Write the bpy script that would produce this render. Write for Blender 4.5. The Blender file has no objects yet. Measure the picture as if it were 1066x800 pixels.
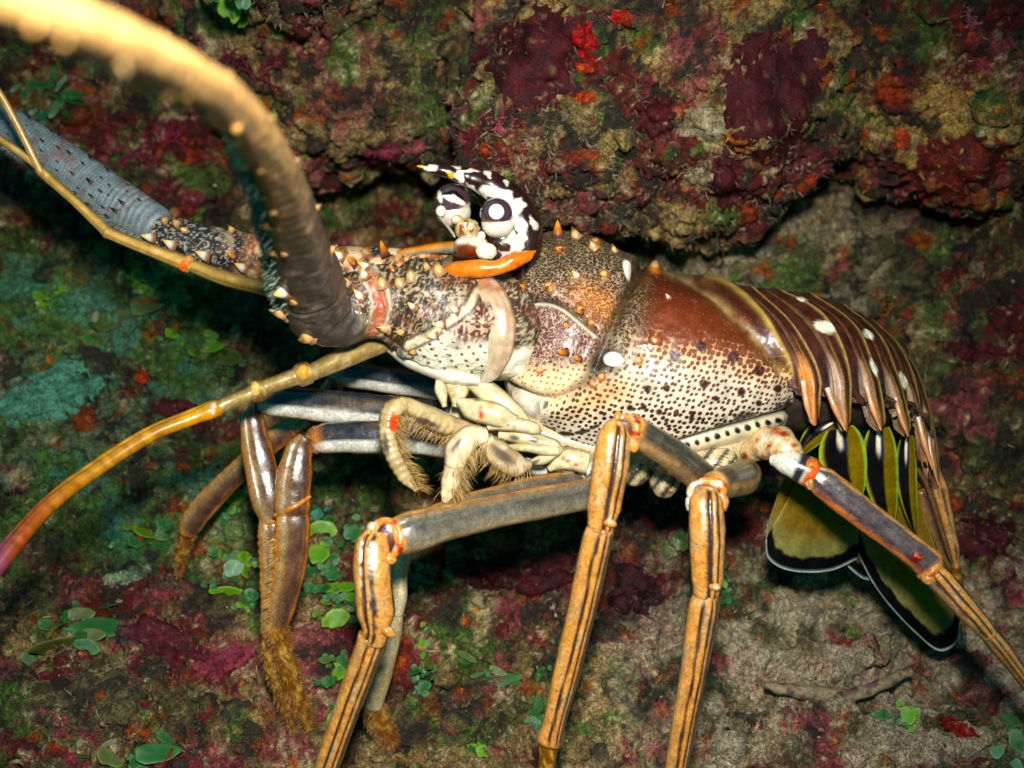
import bpy, math, random
import numpy as np
from mathutils import Vector, Matrix
from mathutils.bvhtree import BVHTree

random.seed(7)
RNG = np.random.default_rng(7)
SC = bpy.context.scene
COL = SC.collection

# ------------------------------------------------------------------ camera
S = 0.00043            # metres per photo pixel at the lobster's mid plane
D0 = 0.50              # camera distance of that plane
PITCH = math.radians(24)
CX, CY = 533.0, 400.0
CAM = np.array([0.0, -0.46, 0.36])
Rv = np.array([1.0, 0.0, 0.0])
Fv = np.array([0.0, math.cos(PITCH), -math.sin(PITCH)])
Uv = np.array([0.0, math.sin(PITCH), math.cos(PITCH)])

cam_d = bpy.data.cameras.new('camera')
cam = bpy.data.objects.new('camera', cam_d)
COL.objects.link(cam)
cam.location = CAM
cam.rotation_euler = (math.radians(90) - PITCH, 0, 0)
cam_d.sensor_width = 36
cam_d.lens = 36 * D0 / (1066 * S)
cam_d.clip_start = 0.005
cam_d.clip_end = 60
cam_d.dof.use_dof = True
cam_d.dof.focus_distance = D0 - 0.012
cam_d.dof.aperture_fstop = 9.0
SC.camera = cam

# ------------------------------------------------------------------ light
wd = bpy.data.worlds.new('World')
SC.world = wd
wd.use_nodes = True
wn = wd.node_tree
wn.nodes.clear()
w_out = wn.nodes.new('ShaderNodeOutputWorld')
w_bg = wn.nodes.new('ShaderNodeBackground')
w_sky = wn.nodes.new('ShaderNodeTexSky')
w_sky.sky_type = 'NISHITA'
w_sky.sun_disc = False
w_sky.sun_elevation = math.radians(55)
w_sky.sun_rotation = math.radians(-70)
w_mul = wn.nodes.new('ShaderNodeMixRGB')
w_mul.blend_type = 'MULTIPLY'
w_mul.inputs[0].default_value = 1
w_mul.inputs[2].default_value = (0.04, 0.60, 0.52, 1)      # metres of sea water filter the daylight
wn.links.new(w_sky.outputs[0], w_mul.inputs[1])
wn.links.new(w_mul.outputs[0], w_bg.inputs[0])
wn.links.new(w_bg.outputs[0], w_out.inputs[0])
w_bg.inputs[1].default_value = 0.095

# the diver's strobe, mounted above the lens: the light the photograph was taken with
st_d = bpy.data.lights.new('camera_strobe', 'SPOT')
st = bpy.data.objects.new('camera_strobe', st_d)
COL.objects.link(st)
st_d.energy = 20
st_d.color = (1.0, 0.965, 0.91)
st_d.spot_size = math.radians(80)
st_d.spot_blend = 1.0
st_d.shadow_soft_size = 0.02
st_pos = CAM + 0.008 * Rv + 0.085 * Uv
st.location = st_pos
SC.view_settings.view_transform = 'Standard'
SC.view_settings.look = 'None'
SC.view_settings.exposure = 0
SC.view_settings.gamma = 1
SC.render.engine = 'CYCLES'
SC.cycles.max_bounces = 5
SC.cycles.use_denoising = True


# ------------------------------------------------------------------ design space
def W(px, py, z):
    """the point seen at photo pixel (px,py), z pixels nearer than the mid plane"""
    px, py, z = np.broadcast_arrays(np.asarray(px, float), np.asarray(py, float), np.asarray(z, float))
    d = D0 - z * S
    x = (px - CX) * S * d / D0
    y = -(py - CY) * S * d / D0
    return CAM + x[..., None] * Rv + y[..., None] * Uv + d[..., None] * Fv


def PX(P):
    """back to photo pixels and z"""
    Q = np.asarray(P) - CAM
    d = Q @ Fv
    return CX + (Q @ Rv) / d * D0 / S, CY - (Q @ Uv) / d * D0 / S, (D0 - d) / S


aim = W(480, 395, 0)
st.rotation_euler = (Vector(aim) - Vector(st_pos)).to_track_quat('-Z', 'Y').to_euler()


def lin(r, g, b):
    f = lambda c: (c / 255 / 12.92) if c <= 10 else ((c / 255 + 0.055) / 1.055) ** 2.4
    return np.array([f(r), f(g), f(b)])


def sst(a, b, x):
    t = np.clip((x - a) / (b - a), 0, 1)
    return t * t * (3 - 2 * t)


def mixc(A, B, m):
    m = np.asarray(m)[..., None]
    return A * (1 - m) + B * m


# ------------------------------------------------------------------ noise
_PT = np.random.default_rng(99).permutation(1024).astype(np.int32)
_PT = np.concatenate([_PT, _PT])
_VT = np.random.default_rng(98).uniform(-1, 1, 2048).astype(np.float32)


def vnoise(P, seed=0):
    P = np.asarray(P, np.float32) + np.float32((seed * 7.31) % 317)
    F_ = np.floor(P)
    I = F_.astype(np.int32) & 1023
    f = P - F_
    f = f * f * f * (f * (f * 6 - 15) + 10)
    fx, fy, fz = f[..., 0], f[..., 1], f[..., 2]
    x0, y0, z0 = I[..., 0], I[..., 1], I[..., 2]
    a0, a1 = _PT[x0], _PT[x0 + 1]
    r = []
    for a in (a0, a1):
        for dy in (0, 1):
            b = _PT[a + (y0 + dy & 1023)]
            v0, v1 = _VT[b + z0], _VT[b + (z0 + 1 & 1023)]
            r.append(v0 + (v1 - v0) * fz)
    u = r[0] + (r[1] - r[0]) * fy
    v = r[2] + (r[3] - r[2]) * fy
    return u + (v - u) * fx


ROT = np.array([[0.36, 0.48, -0.8], [-0.8, 0.60, 0.0], [0.48, 0.64, 0.60]], np.float32)


def fbm(P, octv=4, seed=0, gain=0.5, ridged=False):
    a, o, n = 1.0, 0, 0
    for q in range(octv):
        v = vnoise(P, seed + q * 17)
        if ridged:
            v = 1 - 2 * np.abs(v)
        o = o + a * v
        n += a
        a *= gain
        P = (np.asarray(P, np.float32) @ ROT) * np.float32(2.03) + np.float32(11.3)
    return o / n


# ------------------------------------------------------------------ materials
def newmat(name):
    m = bpy.data.materials.new(name)
    m.use_nodes = True
    nt = m.node_tree
    nt.nodes.clear()
    out = nt.nodes.new('ShaderNodeOutputMaterial')
    b = nt.nodes.new('ShaderNodeBsdfPrincipled')
    nt.links.new(b.outputs[0], out.inputs[0])
    return m, nt, b


def nd(nt, t, **kw):
    n = nt.nodes.new('ShaderNode' + t)
    for k, v in kw.items():
        setattr(n, k, v)
    return n


def noise_n(nt, scale, detail=3, rough=0.55, coord=None):
    n = nd(nt, 'TexNoise')
    n.inputs['Scale'].default_value = scale
    n.inputs['Detail'].default_value = detail
    n.inputs['Roughness'].default_value = rough
    if coord:
        nt.links.new(coord, n.inputs['Vector'])
    return n


def attr_n(nt, name):
    a = nd(nt, 'Attribute')
    a.attribute_name = name
    return a


def ramp(nt, src, a, b):
    r = nd(nt, 'MapRange')
    r.interpolation_type = 'SMOOTHSTEP'
    nt.links.new(src, r.inputs[0])
    r.inputs[1].default_value = a
    r.inputs[2].default_value = b
    return r


def mixn(nt, fac, A, B, blend='MIX'):
    m = nd(nt, 'MixRGB', blend_type=blend)
    for i, v in enumerate((fac, A, B)):
        if isinstance(v, (int, float)):
            m.inputs[i].default_value = v
        elif isinstance(v, (tuple, list, np.ndarray)):
            m.inputs[i].default_value = (*v[:3], 1)
        else:
            nt.links.new(v, m.inputs[i])
    return m


def bump(nt, b, h, strength, dist):
    n = nd(nt, 'Bump')
    n.inputs['Strength'].default_value = strength
    n.inputs['Distance'].default_value = dist
    nt.links.new(h, n.inputs['Height'])
    nt.links.new(n.outputs[0], b.inputs['Normal'])
    return n


def mat_shell(name, rough=0.34, speck=0.35, bumpd=0.0003, scale=900, sss=0.0, coat=0.25):
    m, nt, b = newmat(name)
    tc = nd(nt, 'TexCoord').outputs['Object']
    col = attr_n(nt, 'Col').outputs['Color']
    n1 = noise_n(nt, scale, 4, 0.6, tc)
    n2 = noise_n(nt, scale * 0.22, 3, 0.5, tc)
    r = ramp(nt, n1.outputs[0], 0.36, 0.62)
    r.inputs[3].default_value = 1 - speck
    r.inputs[4].default_value = 1 + speck * 0.35
    r2 = ramp(nt, n2.outputs[0], 0.3, 0.7)
    r2.inputs[3].default_value = 0.8
    r2.inputs[4].default_value = 1.15
    mu = nd(nt, 'Math', operation='MULTIPLY')
    nt.links.new(r.outputs[0], mu.inputs[0])
    nt.links.new(r2.outputs[0], mu.inputs[1])
    c = mixn(nt, 1.0, col, mu.outputs[0], 'MULTIPLY')
    nt.links.new(c.outputs[0], b.inputs['Base Color'])
    rr = ramp(nt, n2.outputs[0], 0.3, 0.7)
    rr.inputs[3].default_value = rough - 0.07
    rr.inputs[4].default_value = rough + 0.12
    nt.links.new(rr.outputs[0], b.inputs['Roughness'])
    b.inputs['Coat Weight'].default_value = coat
    b.inputs['Coat Roughness'].default_value = 0.22
    if sss:
        b.inputs['Subsurface Weight'].default_value = sss
        b.inputs['Subsurface Radius'].default_value = (0.004, 0.002, 0.001)
    bump(nt, b, n1.outputs[0], 0.5, bumpd)
    return m


def mat_carapace():
    m, nt, b = newmat('carapace_shell')
    tc = nd(nt, 'TexCoord').outputs['Object']
    col = attr_n(nt, 'Col').outputs['Color']
    pig = attr_n(nt, 'Pig').outputs['Color']
    thr = attr_n(nt, 'Thr').outputs['Fac']
    worm = attr_n(nt, 'Worm').outputs['Fac']
    # dots
    vo = nd(nt, 'TexVoronoi')
    vo.voronoi_dimensions = '2D'
    vo.inputs['Scale'].default_value = 1.0
    vo.inputs['Randomness'].default_value = 0.55
    nt.links.new(attr_n(nt, 'Map').outputs['Vector'], vo.inputs['Vector'])
    nz = noise_n(nt, 700, 2, 0.5, tc)
    ad = nd(nt, 'Math', operation='MULTIPLY_ADD')
    nt.links.new(nz.outputs[0], ad.inputs[0])
    ad.inputs[1].default_value = 0.2
    nt.links.new(vo.outputs['Distance'], ad.inputs[2])
    sb = nd(nt, 'Math', operation='SUBTRACT')
    nt.links.new(thr, sb.inputs[0])
    nt.links.new(ad.outputs[0], sb.inputs[1])
    dm = ramp(nt, sb.outputs[0], -0.15, -0.05)
    # worm pattern
    wz = noise_n(nt, 620, 1, 0.4, tc)
    ab = nd(nt, 'Math', operation='SUBTRACT')
    nt.links.new(wz.outputs[0], ab.inputs[0])
    ab.inputs[1].default_value = 0.5
    ab2 = nd(nt, 'Math', operation='ABSOLUTE')
    nt.links.new(ab.outputs[0], ab2.inputs[0])
    wm = ramp(nt, ab2.outputs[0], 0.022, 0.06)
    mm = mixn(nt, worm, dm.outputs[0], wm.outputs[0])
    base = mixn(nt, mm.outputs[0], col, pig)
    # pale pin specks over the brown
    v2 = nd(nt, 'TexVoronoi')
    v2.inputs['Scale'].default_value = 620
    nt.links.new(tc, v2.inputs['Vector'])
    sp = ramp(nt, v2.outputs['Distance'], 0.20, 0.10)
    spm = nd(nt, 'Math', operation='MULTIPLY')
    nt.links.new(sp.outputs[0], spm.inputs[0])
    spm.inputs[1].default_value = 0.22
    base2 = mixn(nt, spm.outputs[0], base.outputs[0], (0.75, 0.5, 0.3))
    n2 = noise_n(nt, 160, 4, 0.6, tc)
    r2 = ramp(nt, n2.outputs[0], 0.3, 0.7)
    r2.inputs[3].default_value = 0.78
    r2.inputs[4].default_value = 1.15
    c = mixn(nt, 1.0, base2.outputs[0], r2.outputs[0], 'MULTIPLY')
    nt.links.new(c.outputs[0], b.inputs['Base Color'])
    rr = ramp(nt, n2.outputs[0], 0.3, 0.7)
    rr.inputs[3].default_value = 0.32
    rr.inputs[4].default_value = 0.50
    nt.links.new(rr.outputs[0], b.inputs['Roughness'])
    b.inputs['Coat Weight'].default_value = 0.2
    b.inputs['Coat Roughness'].default_value = 0.25
    bump(nt, b, mm.outputs[0], 0.35, -0.0003)
    return m


def mat_rock(name):
    m, nt, b = newmat(name)
    tc = nd(nt, 'TexCoord').outputs['Object']
    col = attr_n(nt, 'Col').outputs['Color']
    n1 = noise_n(nt, 900, 6, 0.7, tc)
    n2 = noise_n(nt, 240, 5, 0.65, tc)
    vo = nd(nt, 'TexVoronoi')
    vo.inputs['Scale'].default_value = 520
    nt.links.new(tc, vo.inputs['Vector'])
    r = ramp(nt, n1.outputs[0], 0.32, 0.68)
    r.inputs[3].default_value = 0.22
    r.inputs[4].default_value = 1.95
    r2 = ramp(nt, n2.outputs[0], 0.3, 0.7)
    r2.inputs[3].default_value = 0.5
    r2.inputs[4].default_value = 1.45
    mu = nd(nt, 'Math', operation='MULTIPLY')
    nt.links.new(r.outputs[0], mu.inputs[0])
    nt.links.new(r2.outputs[0], mu.inputs[1])
    c = mixn(nt, 1.0, col, mu.outputs[0], 'MULTIPLY')
    # scattered pale and red grains
    sel = nd(nt, 'SeparateColor')
    nt.links.new(vo.outputs['Color'], sel.inputs[0])
    g1 = ramp(nt, sel.outputs[0], 0.985, 0.99)
    c2 = mixn(nt, g1.outputs[0], c.outputs[0], (0.36, 0.33, 0.25))
    g2 = ramp(nt, sel.outputs[1], 0.985, 0.99)
    c3 = mixn(nt, g2.outputs[0], c2.outputs[0], (0.22, 0.035, 0.03))
    g3 = ramp(nt, sel.outputs[2], 0.98, 0.985)
    c4 = mixn(nt, g3.outputs[0], c3.outputs[0], (0.05, 0.10, 0.03))
    nt.links.new(c.outputs[0], b.inputs['Base Color'])
    b.inputs['Roughness'].default_value = 0.72
    b.inputs['Specular IOR Level'].default_value = 0.35
    ad = nd(nt, 'Math', operation='ADD')
    nt.links.new(n1.outputs[0], ad.inputs[0])
    nt.links.new(n2.outputs[0], ad.inputs[1])
    bump(nt, b, ad.outputs[0], 1.0, 0.0022)
    return m


def mat_leaf(name, rough=0.4, trans=0.25, speck=0.3):
    m = mat_shell(name, rough, speck, 0.0002, 700, 0.0, 0.1)
    b = [n for n in m.node_tree.nodes if n.type == 'BSDF_PRINCIPLED'][0]
    return m


M_CARA = mat_carapace()
M_SHELL = mat_shell('mottled_shell', 0.44, 0.26, 0.0004, 900, 0.0, 0.12)
M_LEG = mat_shell('leg_shell', 0.25, 0.30, 0.00028, 900, 0.0, 0.55)
M_SMOOTH = mat_shell('smooth_shell', 0.25, 0.10, 0.0001, 900, 0.0, 0.5)
M_EYE = mat_shell('eye_surface', 0.12, 0.05, 0.00002, 900, 0.0, 1.0)
M_FIN = mat_shell('tail_fin_skin', 0.42, 0.18, 0.0002, 500, 0.0, 0.15)
for _n in M_FIN.node_tree.nodes:
    if _n.type == 'BSDF_PRINCIPLED':
        _n.inputs['Specular IOR Level'].default_value = 0.06
        _n.inputs['Coat Weight'].default_value = 0.0
M_HAIR = mat_shell('bristle_hair', 0.5, 0.2, 0.0, 900, 0.0, 0.0)
M_ROCK = mat_rock('reef_rock')
M_LEAF = mat_leaf('algae_leaf')
M_SPONGE = mat_leaf('encrusting_sponge', 0.6, 0.15, 0.6)
for _n in M_SPONGE.node_tree.nodes:
    if _n.type == 'BSDF_PRINCIPLED':
        _n.inputs['Specular IOR Level'].default_value = 0.3
        _n.inputs['Coat Weight'].default_value = 0.0
    if _n.type == 'BUMP':
        _n.inputs['Distance'].default_value = 0.0014
        _n.inputs['Strength'].default_value = 0.9
M_TURF = mat_shell('algal_turf', 0.6, 0.2, 0.0, 500, 0.0, 0.0)
M_GRIT = mat_shell('reef_grit', 0.7, 0.4, 0.0003, 700, 0.0, 0.0)


# ------------------------------------------------------------------ mesh building
class MB:
    def __init__(self):
        self.V, self.F, self.C, self.n = [], [], [], 0
        self.extra = {}

    def add(self, V, F, C):
        V = np.asarray(V, float).reshape(-1, 3)
        C = np.broadcast_to(np.asarray(C, float), V.shape)
        self.V.append(V)
        self.C.append(C)
        for f in F:
            f = np.asarray(f)
            if f.size:
                self.F.append(f + self.n)
        self.n += len(V)

    def build(self, name, mat, parent=None, smooth=True):
        V = np.concatenate(self.V)
        C = np.concatenate(self.C)
        return link_mesh(name, mesh_np(name, V, self.F, C, mat, self.extra, smooth), parent)


def deepen(C):
    """pigments measured a little pale: raise saturation and depth of every base colour alike"""
    C = np.clip(C, 0, 1)
    g = C.mean(-1, keepdims=True)
    C = np.clip(g + (C - g) * 1.18, 0, 1)
    return np.clip(C ** 1.13, 0, 0.9)


def mesh_np(name, V, Fs, C, mat, extra=None, smooth=True):
    me = bpy.data.meshes.new(name)
    me.vertices.add(len(V))
    me.vertices.foreach_set('co', np.ascontiguousarray(V, dtype=np.float32).ravel())
    loops = np.concatenate([f.ravel() for f in Fs]).astype(np.int32)
    sizes = np.concatenate([np.full(len(f), f.shape[1]) for f in Fs]).astype(np.int32)
    starts = np.concatenate([[0], np.cumsum(sizes)[:-1]]).astype(np.int32)
    me.loops.add(len(loops))
    me.loops.foreach_set('vertex_index', loops)
    me.polygons.add(len(sizes))
    me.polygons.foreach_set('loop_start', starts)
    me.polygons.foreach_set('use_smooth', np.full(len(sizes), smooth))
    me.update(calc_edges=True)
    a = me.attributes.new('Col', 'FLOAT_COLOR', 'POINT')
    C4 = np.ones((len(V), 4), np.float32)
    C4[:, :3] = deepen(C)
    a.data.foreach_set('color', C4.ravel())
    for k, v in (extra or {}).items():
        if k == 'Map':
            a = me.attributes.new(k, 'FLOAT_VECTOR', 'POINT')
            a.data.foreach_set('vector', v.astype(np.float32).ravel())
        elif v.ndim == 1:
            a = me.attributes.new(k, 'FLOAT', 'POINT')
            a.data.foreach_set('value', v.astype(np.float32))
        else:
            a = me.attributes.new(k, 'FLOAT_COLOR', 'POINT')
            C4 = np.ones((len(v), 4), np.float32)
            C4[:, :3] = deepen(v)
            a.data.foreach_set('color', C4.ravel())
    me.materials.append(mat)
    return me


def link_mesh(name, me, parent=None):
    o = bpy.data.objects.new(name, me)
    COL.objects.link(o)
    if parent is not None:
        o.parent = parent
        o.matrix_parent_inverse = PW(parent).inverted()
    return o


def PW(o):
    m = o.matrix_basis.copy()
    if o.parent:
        m = PW(o.parent) @ o.matrix_parent_inverse @ m
    return m


def empty(name, loc, label, cat, group=None):
    o = bpy.data.objects.new(name, None)
    COL.objects.link(o)
    o.location = loc
    o.empty_display_size = 0.01
    tag(o, label, cat, group)
    return o


def tag(o, label, cat, group=None, kind=None):
    if label:
        o['label'] = label
    if cat:
        o['category'] = cat
    if group:
        o['group'] = group
    if kind:
        o['kind'] = kind
    return o


def grid_faces(nu, nv, wrap_v=False):
    i = np.arange(nu - 1)[:, None]
    j = np.arange(nv if wrap_v else nv - 1)[None, :]
    jn = (j + 1) % nv
    a = i * nv + j
    b = i * nv + jn
    c = (i + 1) * nv + jn
    d = (i + 1) * nv + j
    return np.stack([a, b, c, d], -1).reshape(-1, 4)


def hermite(pts, n, k=None):
    """non-uniform Catmull-Rom through rows of pts; returns samples and float station index"""
    pts = np.asarray(pts, float)
    m = len(pts)
    d = np.maximum(np.linalg.norm(np.diff(pts[:, :3], axis=0), axis=1), 1e-6)
    s = np.concatenate([[0], np.cumsum(d)])
    t = np.linspace(0, s[-1], n)
    if m == 2:
        u = t / s[-1]
        return pts[0] * (1 - u[:, None]) + pts[1] * u[:, None], u
    tan = np.zeros_like(pts)
    tan[1:-1] = (pts[2:] - pts[:-2]) / (s[2:] - s[:-2])[:, None]
    tan[0] = (pts[1] - pts[0]) / d[0]
    tan[-1] = (pts[-1] - pts[-2]) / d[-1]
    i = np.clip(np.searchsorted(s, t, side='right') - 1, 0, m - 2)
    h = d[i][:, None]
    u = ((t - s[i]) / d[i])[:, None]
    p = (2 * u**3 - 3 * u**2 + 1) * pts[i] + (u**3 - 2 * u**2 + u) * h * tan[i] + \
        (-2 * u**3 + 3 * u**2) * pts[i + 1] + (u**3 - u**2) * h * tan[i + 1]
    # radii must not overshoot: blend them monotone
    us = u * u * (3 - 2 * u)
    p[:, 3:] = pts[i][:, 3:] * (1 - us) + pts[i + 1][:, 3:] * us
    return p, i + u[:, 0]


def loft(mb, st, nu=40, nv=24, cfun=None, rfun=None, caps=True, power=1.0, col=None, roll=0.0):
    """st rows: px,py,z,ra,rb  (ra across in the picture, rb in depth)"""
    P, k = hermite(st, nu)
    C = W(P[:, 0], P[:, 1], P[:, 2])
    T = np.gradient(C, axis=0)
    T /= np.linalg.norm(T, axis=1)[:, None]
    V = CAM - C
    V /= np.linalg.norm(V, axis=1)[:, None]
    B = V - (V * T).sum(1)[:, None] * T
    B /= np.maximum(np.linalg.norm(B, axis=1), 1e-6)[:, None]
    N = np.cross(T, B)
    th = np.linspace(0, 2 * np.pi, nv, endpoint=False) + roll
    TH, K = np.meshgrid(th, k)
    sc = S * (D0 - P[:, 2] * S) / D0
    c, s = np.cos(TH), np.sin(TH)
    if power is not None and power != 1.0:
        c = np.sign(c) * np.abs(c) ** power
        s = np.sign(s) * np.abs(s) ** power
    R = np.ones_like(TH) if rfun is None else rfun(K, TH)
    X = C[:, None] + (P[:, 3] * sc)[:, None, None] * (R * c)[..., None] * N[:, None] + \
        (P[:, 4] * sc)[:, None, None] * (R * s)[..., None] * B[:, None]
    Vv = X.reshape(-1, 3)
    F = [grid_faces(nu, nv, True)]
    if caps:
        Vv = np.concatenate([Vv, C[:1], C[-1:]])
        j = np.arange(nv)
        n0 = nu * nv
        F.append(np.stack([np.full(nv, n0), (j + 1) % nv, j], -1))
        F.append(np.stack([np.full(nv, n0 + 1), (nu - 1) * nv + j, (nu - 1) * nv + (j + 1) % nv], -1))
    KK = np.concatenate([K.ravel(), [0, k[-1]]]) if caps else K.ravel()
    TT = np.concatenate([TH.ravel(), [0, 0]]) if caps else TH.ravel()
    if cfun is not None:
        px, py, _ = PX(Vv)
        Cc = cfun(KK, TT, px, py)
    else:
        Cc = np.broadcast_to(col, Vv.shape)
    mb.add(Vv, F, Cc)
    return C, T, N, B, P, k


def ellipsoid(mb, px, py, z, rx, ry, rz, col=None, cfun=None, n=20, ang=0.0, nz=0.0, seed=0):
    u = np.linspace(0, np.pi, n)
    v = np.linspace(0, 2 * np.pi, 2 * n, endpoint=False)
    VV, UU = np.meshgrid(v, u)
    x, y, zz = np.sin(UU) * np.cos(VV), np.cos(UU), np.sin(UU) * np.sin(VV)
    if nz:
        r = 1 + nz * fbm(np.stack([x, y, zz], -1) * 1.7 + seed * 3.1, 3, seed)
        x, y, zz = x * r, y * r, zz * r
    c = W(px, py, z)
    sc = S * (D0 - z * S) / D0
    ca, sa = math.cos(ang), math.sin(ang)
    X, Y = x * rx, y * ry
    X, Y = X * ca + Y * sa, -X * sa + Y * ca
    P = c + (X * sc)[..., None] * Rv + (Y * sc)[..., None] * Uv - (zz * rz * sc)[..., None] * Fv
    V = P.reshape(-1, 3)
    if cfun is not None:
        a, b, _ = PX(V)
        C = cfun(a, b)
    else:
        C = np.broadcast_to(col, V.shape)
    mb.add(V, [grid_faces(n, 2 * n, True)[:, ::-1]], C)


def seg_dist(X, Y, pl):
    d = np.full(X.shape, 1e9)
    for (x0, y0), (x1, y1) in zip(pl[:-1], pl[1:]):
        vx, vy = x1 - x0, y1 - y0
        t = np.clip(((X - x0) * vx + (Y - y0) * vy) / (vx * vx + vy * vy), 0, 1)
        d = np.minimum(d, np.hypot(X - x0 - t * vx, Y - y0 - t * vy))
    return d


def smooth_pl(pl, n=40):
    p = np.array([(x, y, 0, 0, 0) for x, y in pl], float)
    return [tuple(q[:2]) for q in hermite(p, n)[0]]


def ell(X, Y, cx, cy, rx, ry, ang=0.0, soft=0.25):
    a = math.radians(ang)
    dx, dy = X - cx, Y - cy
    u = dx * math.cos(a) + dy * math.sin(a)
    v = -dx * math.sin(a) + dy * math.cos(a)
    r = np.sqrt((u / rx) ** 2 + (v / ry) ** 2)
    return 1 - sst(1 - soft, 1 + soft, r)


# palette (linear base colours)
CREAM = np.array([0.61, 0.55, 0.44])
WHITE = np.array([0.72, 0.69, 0.60])
BROWN = np.array([0.098, 0.022, 0.006])
DARK = np.array([0.022, 0.008, 0.008])
ORANGE = np.array([0.62, 0.312, 0.105])
HOT = np.array([0.70, 0.22, 0.03])
RED = np.array([0.52, 0.045, 0.012])
GREY = np.array([0.14, 0.135, 0.115])
GOLD = np.array([0.55, 0.32, 0.07])
PURP = np.array([0.10, 0.045, 0.045])
BLACK = np.array([0.006, 0.006, 0.007])

# ================================================================== LOBSTER
base_pt = W(690, 860, -30)
LOB = empty('spiny_lobster', base_pt, 'large brown and white spotted spiny lobster with orange legs and thick antennae', 'lobster')


# ---- carapace -----------------------------------------------------
def build_carapace():
    st = np.array([  # top x,y   bottom x,y   half width   z centre
        (545, 262, 524, 380, 52, 8),
        (558, 246, 530, 400, 66, 5),
        (590, 240, 552, 434, 80, 3),
        (628, 254, 592, 464, 91, 0),
        (664, 271, 642, 474, 97, 0),
        (704, 281, 700, 476, 99, 0),
        (738, 289, 756, 465, 97, -3),
        (765, 298, 800, 449, 92, -6),
        (778, 303, 825, 424, 87, -9)], float)
    nu, nn, nb, nf = 300, 260, 14, 90
    s = np.linspace(0, len(st) - 1, nu)
    i = np.clip(s.astype(int), 0, len(st) - 2)
    u = s - i
    g = lambda q: st[np.clip(q, 0, len(st) - 1)]
    u3 = u[:, None]
    p0, p1, p2, p3 = g(i - 1), g(i), g(i + 1), g(i + 2)
    Q = 0.5 * ((2 * p1) + (-p0 + p2) * u3 + (2 * p0 - 5 * p1 + 4 * p2 - p3) * u3**2 + (-p0 + 3 * p1 - 3 * p2 + p3) * u3**3)
    amin = math.radians(-62)
    an = np.linspace(math.radians(90), amin, nn)
    side = np.concatenate([np.ones(nn), np.linspace(1, -1, nb + 2)[1:-1], -np.ones(nf)])
    af = np.linspace(amin, math.radians(90), nf + 1)[:-1]
    ang = np.concatenate([an, np.full(nb, amin), af])
    vf = (1 - np.sin(ang)) / (1 - math.sin(amin))
    zf = side * np.maximum(np.cos(ang), 0) ** 0.82
    X = Q[:, 0:1] * (1 - vf) + Q[:, 2:3] * vf
    Y = Q[:, 1:2] * (1 - vf) + Q[:, 3:4] * vf
    # rear margin sweeps backwards over the flank
    wS = sst(4.5, 8, s)[:, None]
    X = X + wS * 16 * np.sin(np.clip(vf, 0, 1) * np.pi)[None] ** 1.0
    Z = Q[:, 5:6] + Q[:, 4:5] * zf
    Y = Y + np.where(np.abs(side) < 1, (1 - side**2) * 14, 0)[None]
    nt_ = len(ang)
    P = W(X, Y, Z)
    # relief, as a function of the lateral position on the shell (same on both flanks)
    cerv = smooth_pl([(672, 270), (658, 296), (645, 322), (629, 360), (613, 394), (593, 411), (574, 417), (552, 411), (530, 400)])
    g2 = smooth_pl([(552, 313), (570, 313), (586, 319), (602, 331), (620, 347)])
    g3 = smooth_pl([(690, 279), (716, 289), (743, 308), (770, 335), (797, 362), (815, 388)])
    g4 = smooth_pl([(640, 478), (699, 463), (743, 450), (787, 438), (812, 431), (836, 424)])
    g5 = smooth_pl([(735, 287), (762, 300), (790, 325), (812, 360), (826, 390), (834, 425)])
    h = np.zeros_like(X)
    dc = seg_dist(X, Y, cerv)
    h -= 8 * np.exp(-(dc / 5.0) ** 2)
    h += 3.0 * np.exp(-((dc - 13) / 8.0) ** 2)
    d2 = seg_dist(X, Y, g2)
    h -= 4.5 * np.exp(-(d2 / 3.2) ** 2)
    d2b = seg_dist(X, Y - 5, g2)
    h += 2.5 * np.exp(-(d2b / 3.0) ** 2)
    d3 = seg_dist(X, Y, g3)
    h -= 4.5 * np.exp(-(d3 / 6) ** 2)
    d5 = seg_dist(X, Y, g5)
    h += 3.5 * np.exp(-(d5 / 5) ** 2)
    d4 = seg_dist(X, Y, g4)
    h -= 5 * np.exp(-(d4 / 3) ** 2)
    d4b = seg_dist(X, Y - 9, g4)
    h += 2.2 * np.exp(-(d4b / 6) ** 2)
    h += 6 * ell(X, Y, 572, 372, 52, 40, -20, 0.8)
    h += 7 * ell(X, Y, 622, 268, 26, 14, 25, 0.9) + 5 * ell(X, Y, 600, 300, 40, 22, 20, 0.9)
    bumps = [(618, 257, 6, 3), (583, 262, 5, 3), (573, 301, 6, 4), (628, 290, 5, 3), (605, 325, 5, 3), (603, 374, 4, 3),
             (616, 338, 4, 3), (682, 355, 5, 4), (665, 376, 5, 3), (627, 392, 5, 3.5), (618, 399, 5, 3.5), (638, 374, 9, 3), (565, 385, 4, 2),
             (650, 283, 7, 3), (682, 281, 8, 4), (546, 300, 4, 3), (560, 330, 3, 2), (590, 340, 3, 2), (540, 385, 3, 2), (536, 372, 3, 2), (534, 360, 3, 2)]
    for (bx, by, br, bh) in bumps:
        h += bh * np.exp(-(((X - bx) ** 2 + (Y - by) ** 2) / br**2))
    h += 1.0 * fbm(np.stack([X / 22, Y / 22, Z / 40], -1), 3, 5)
    h += 0.22 * vnoise(np.stack([X / 3.2, Y / 3.2, Z / 6], -1), 9)
    Pu = np.gradient(P, axis=0)
    Pv = np.gradient(P, axis=1)
    N = np.cross(Pu, Pv)
    N /= np.maximum(np.linalg.norm(N, axis=2), 1e-12)[..., None]
    mid = P.mean(axis=1, keepdims=True)
    sg = np.sign(((P - mid) * N).sum(2))
    N *= sg[..., None]
    vent = (np.abs(side) < 1)[None] | np.zeros_like(X, bool)
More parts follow.
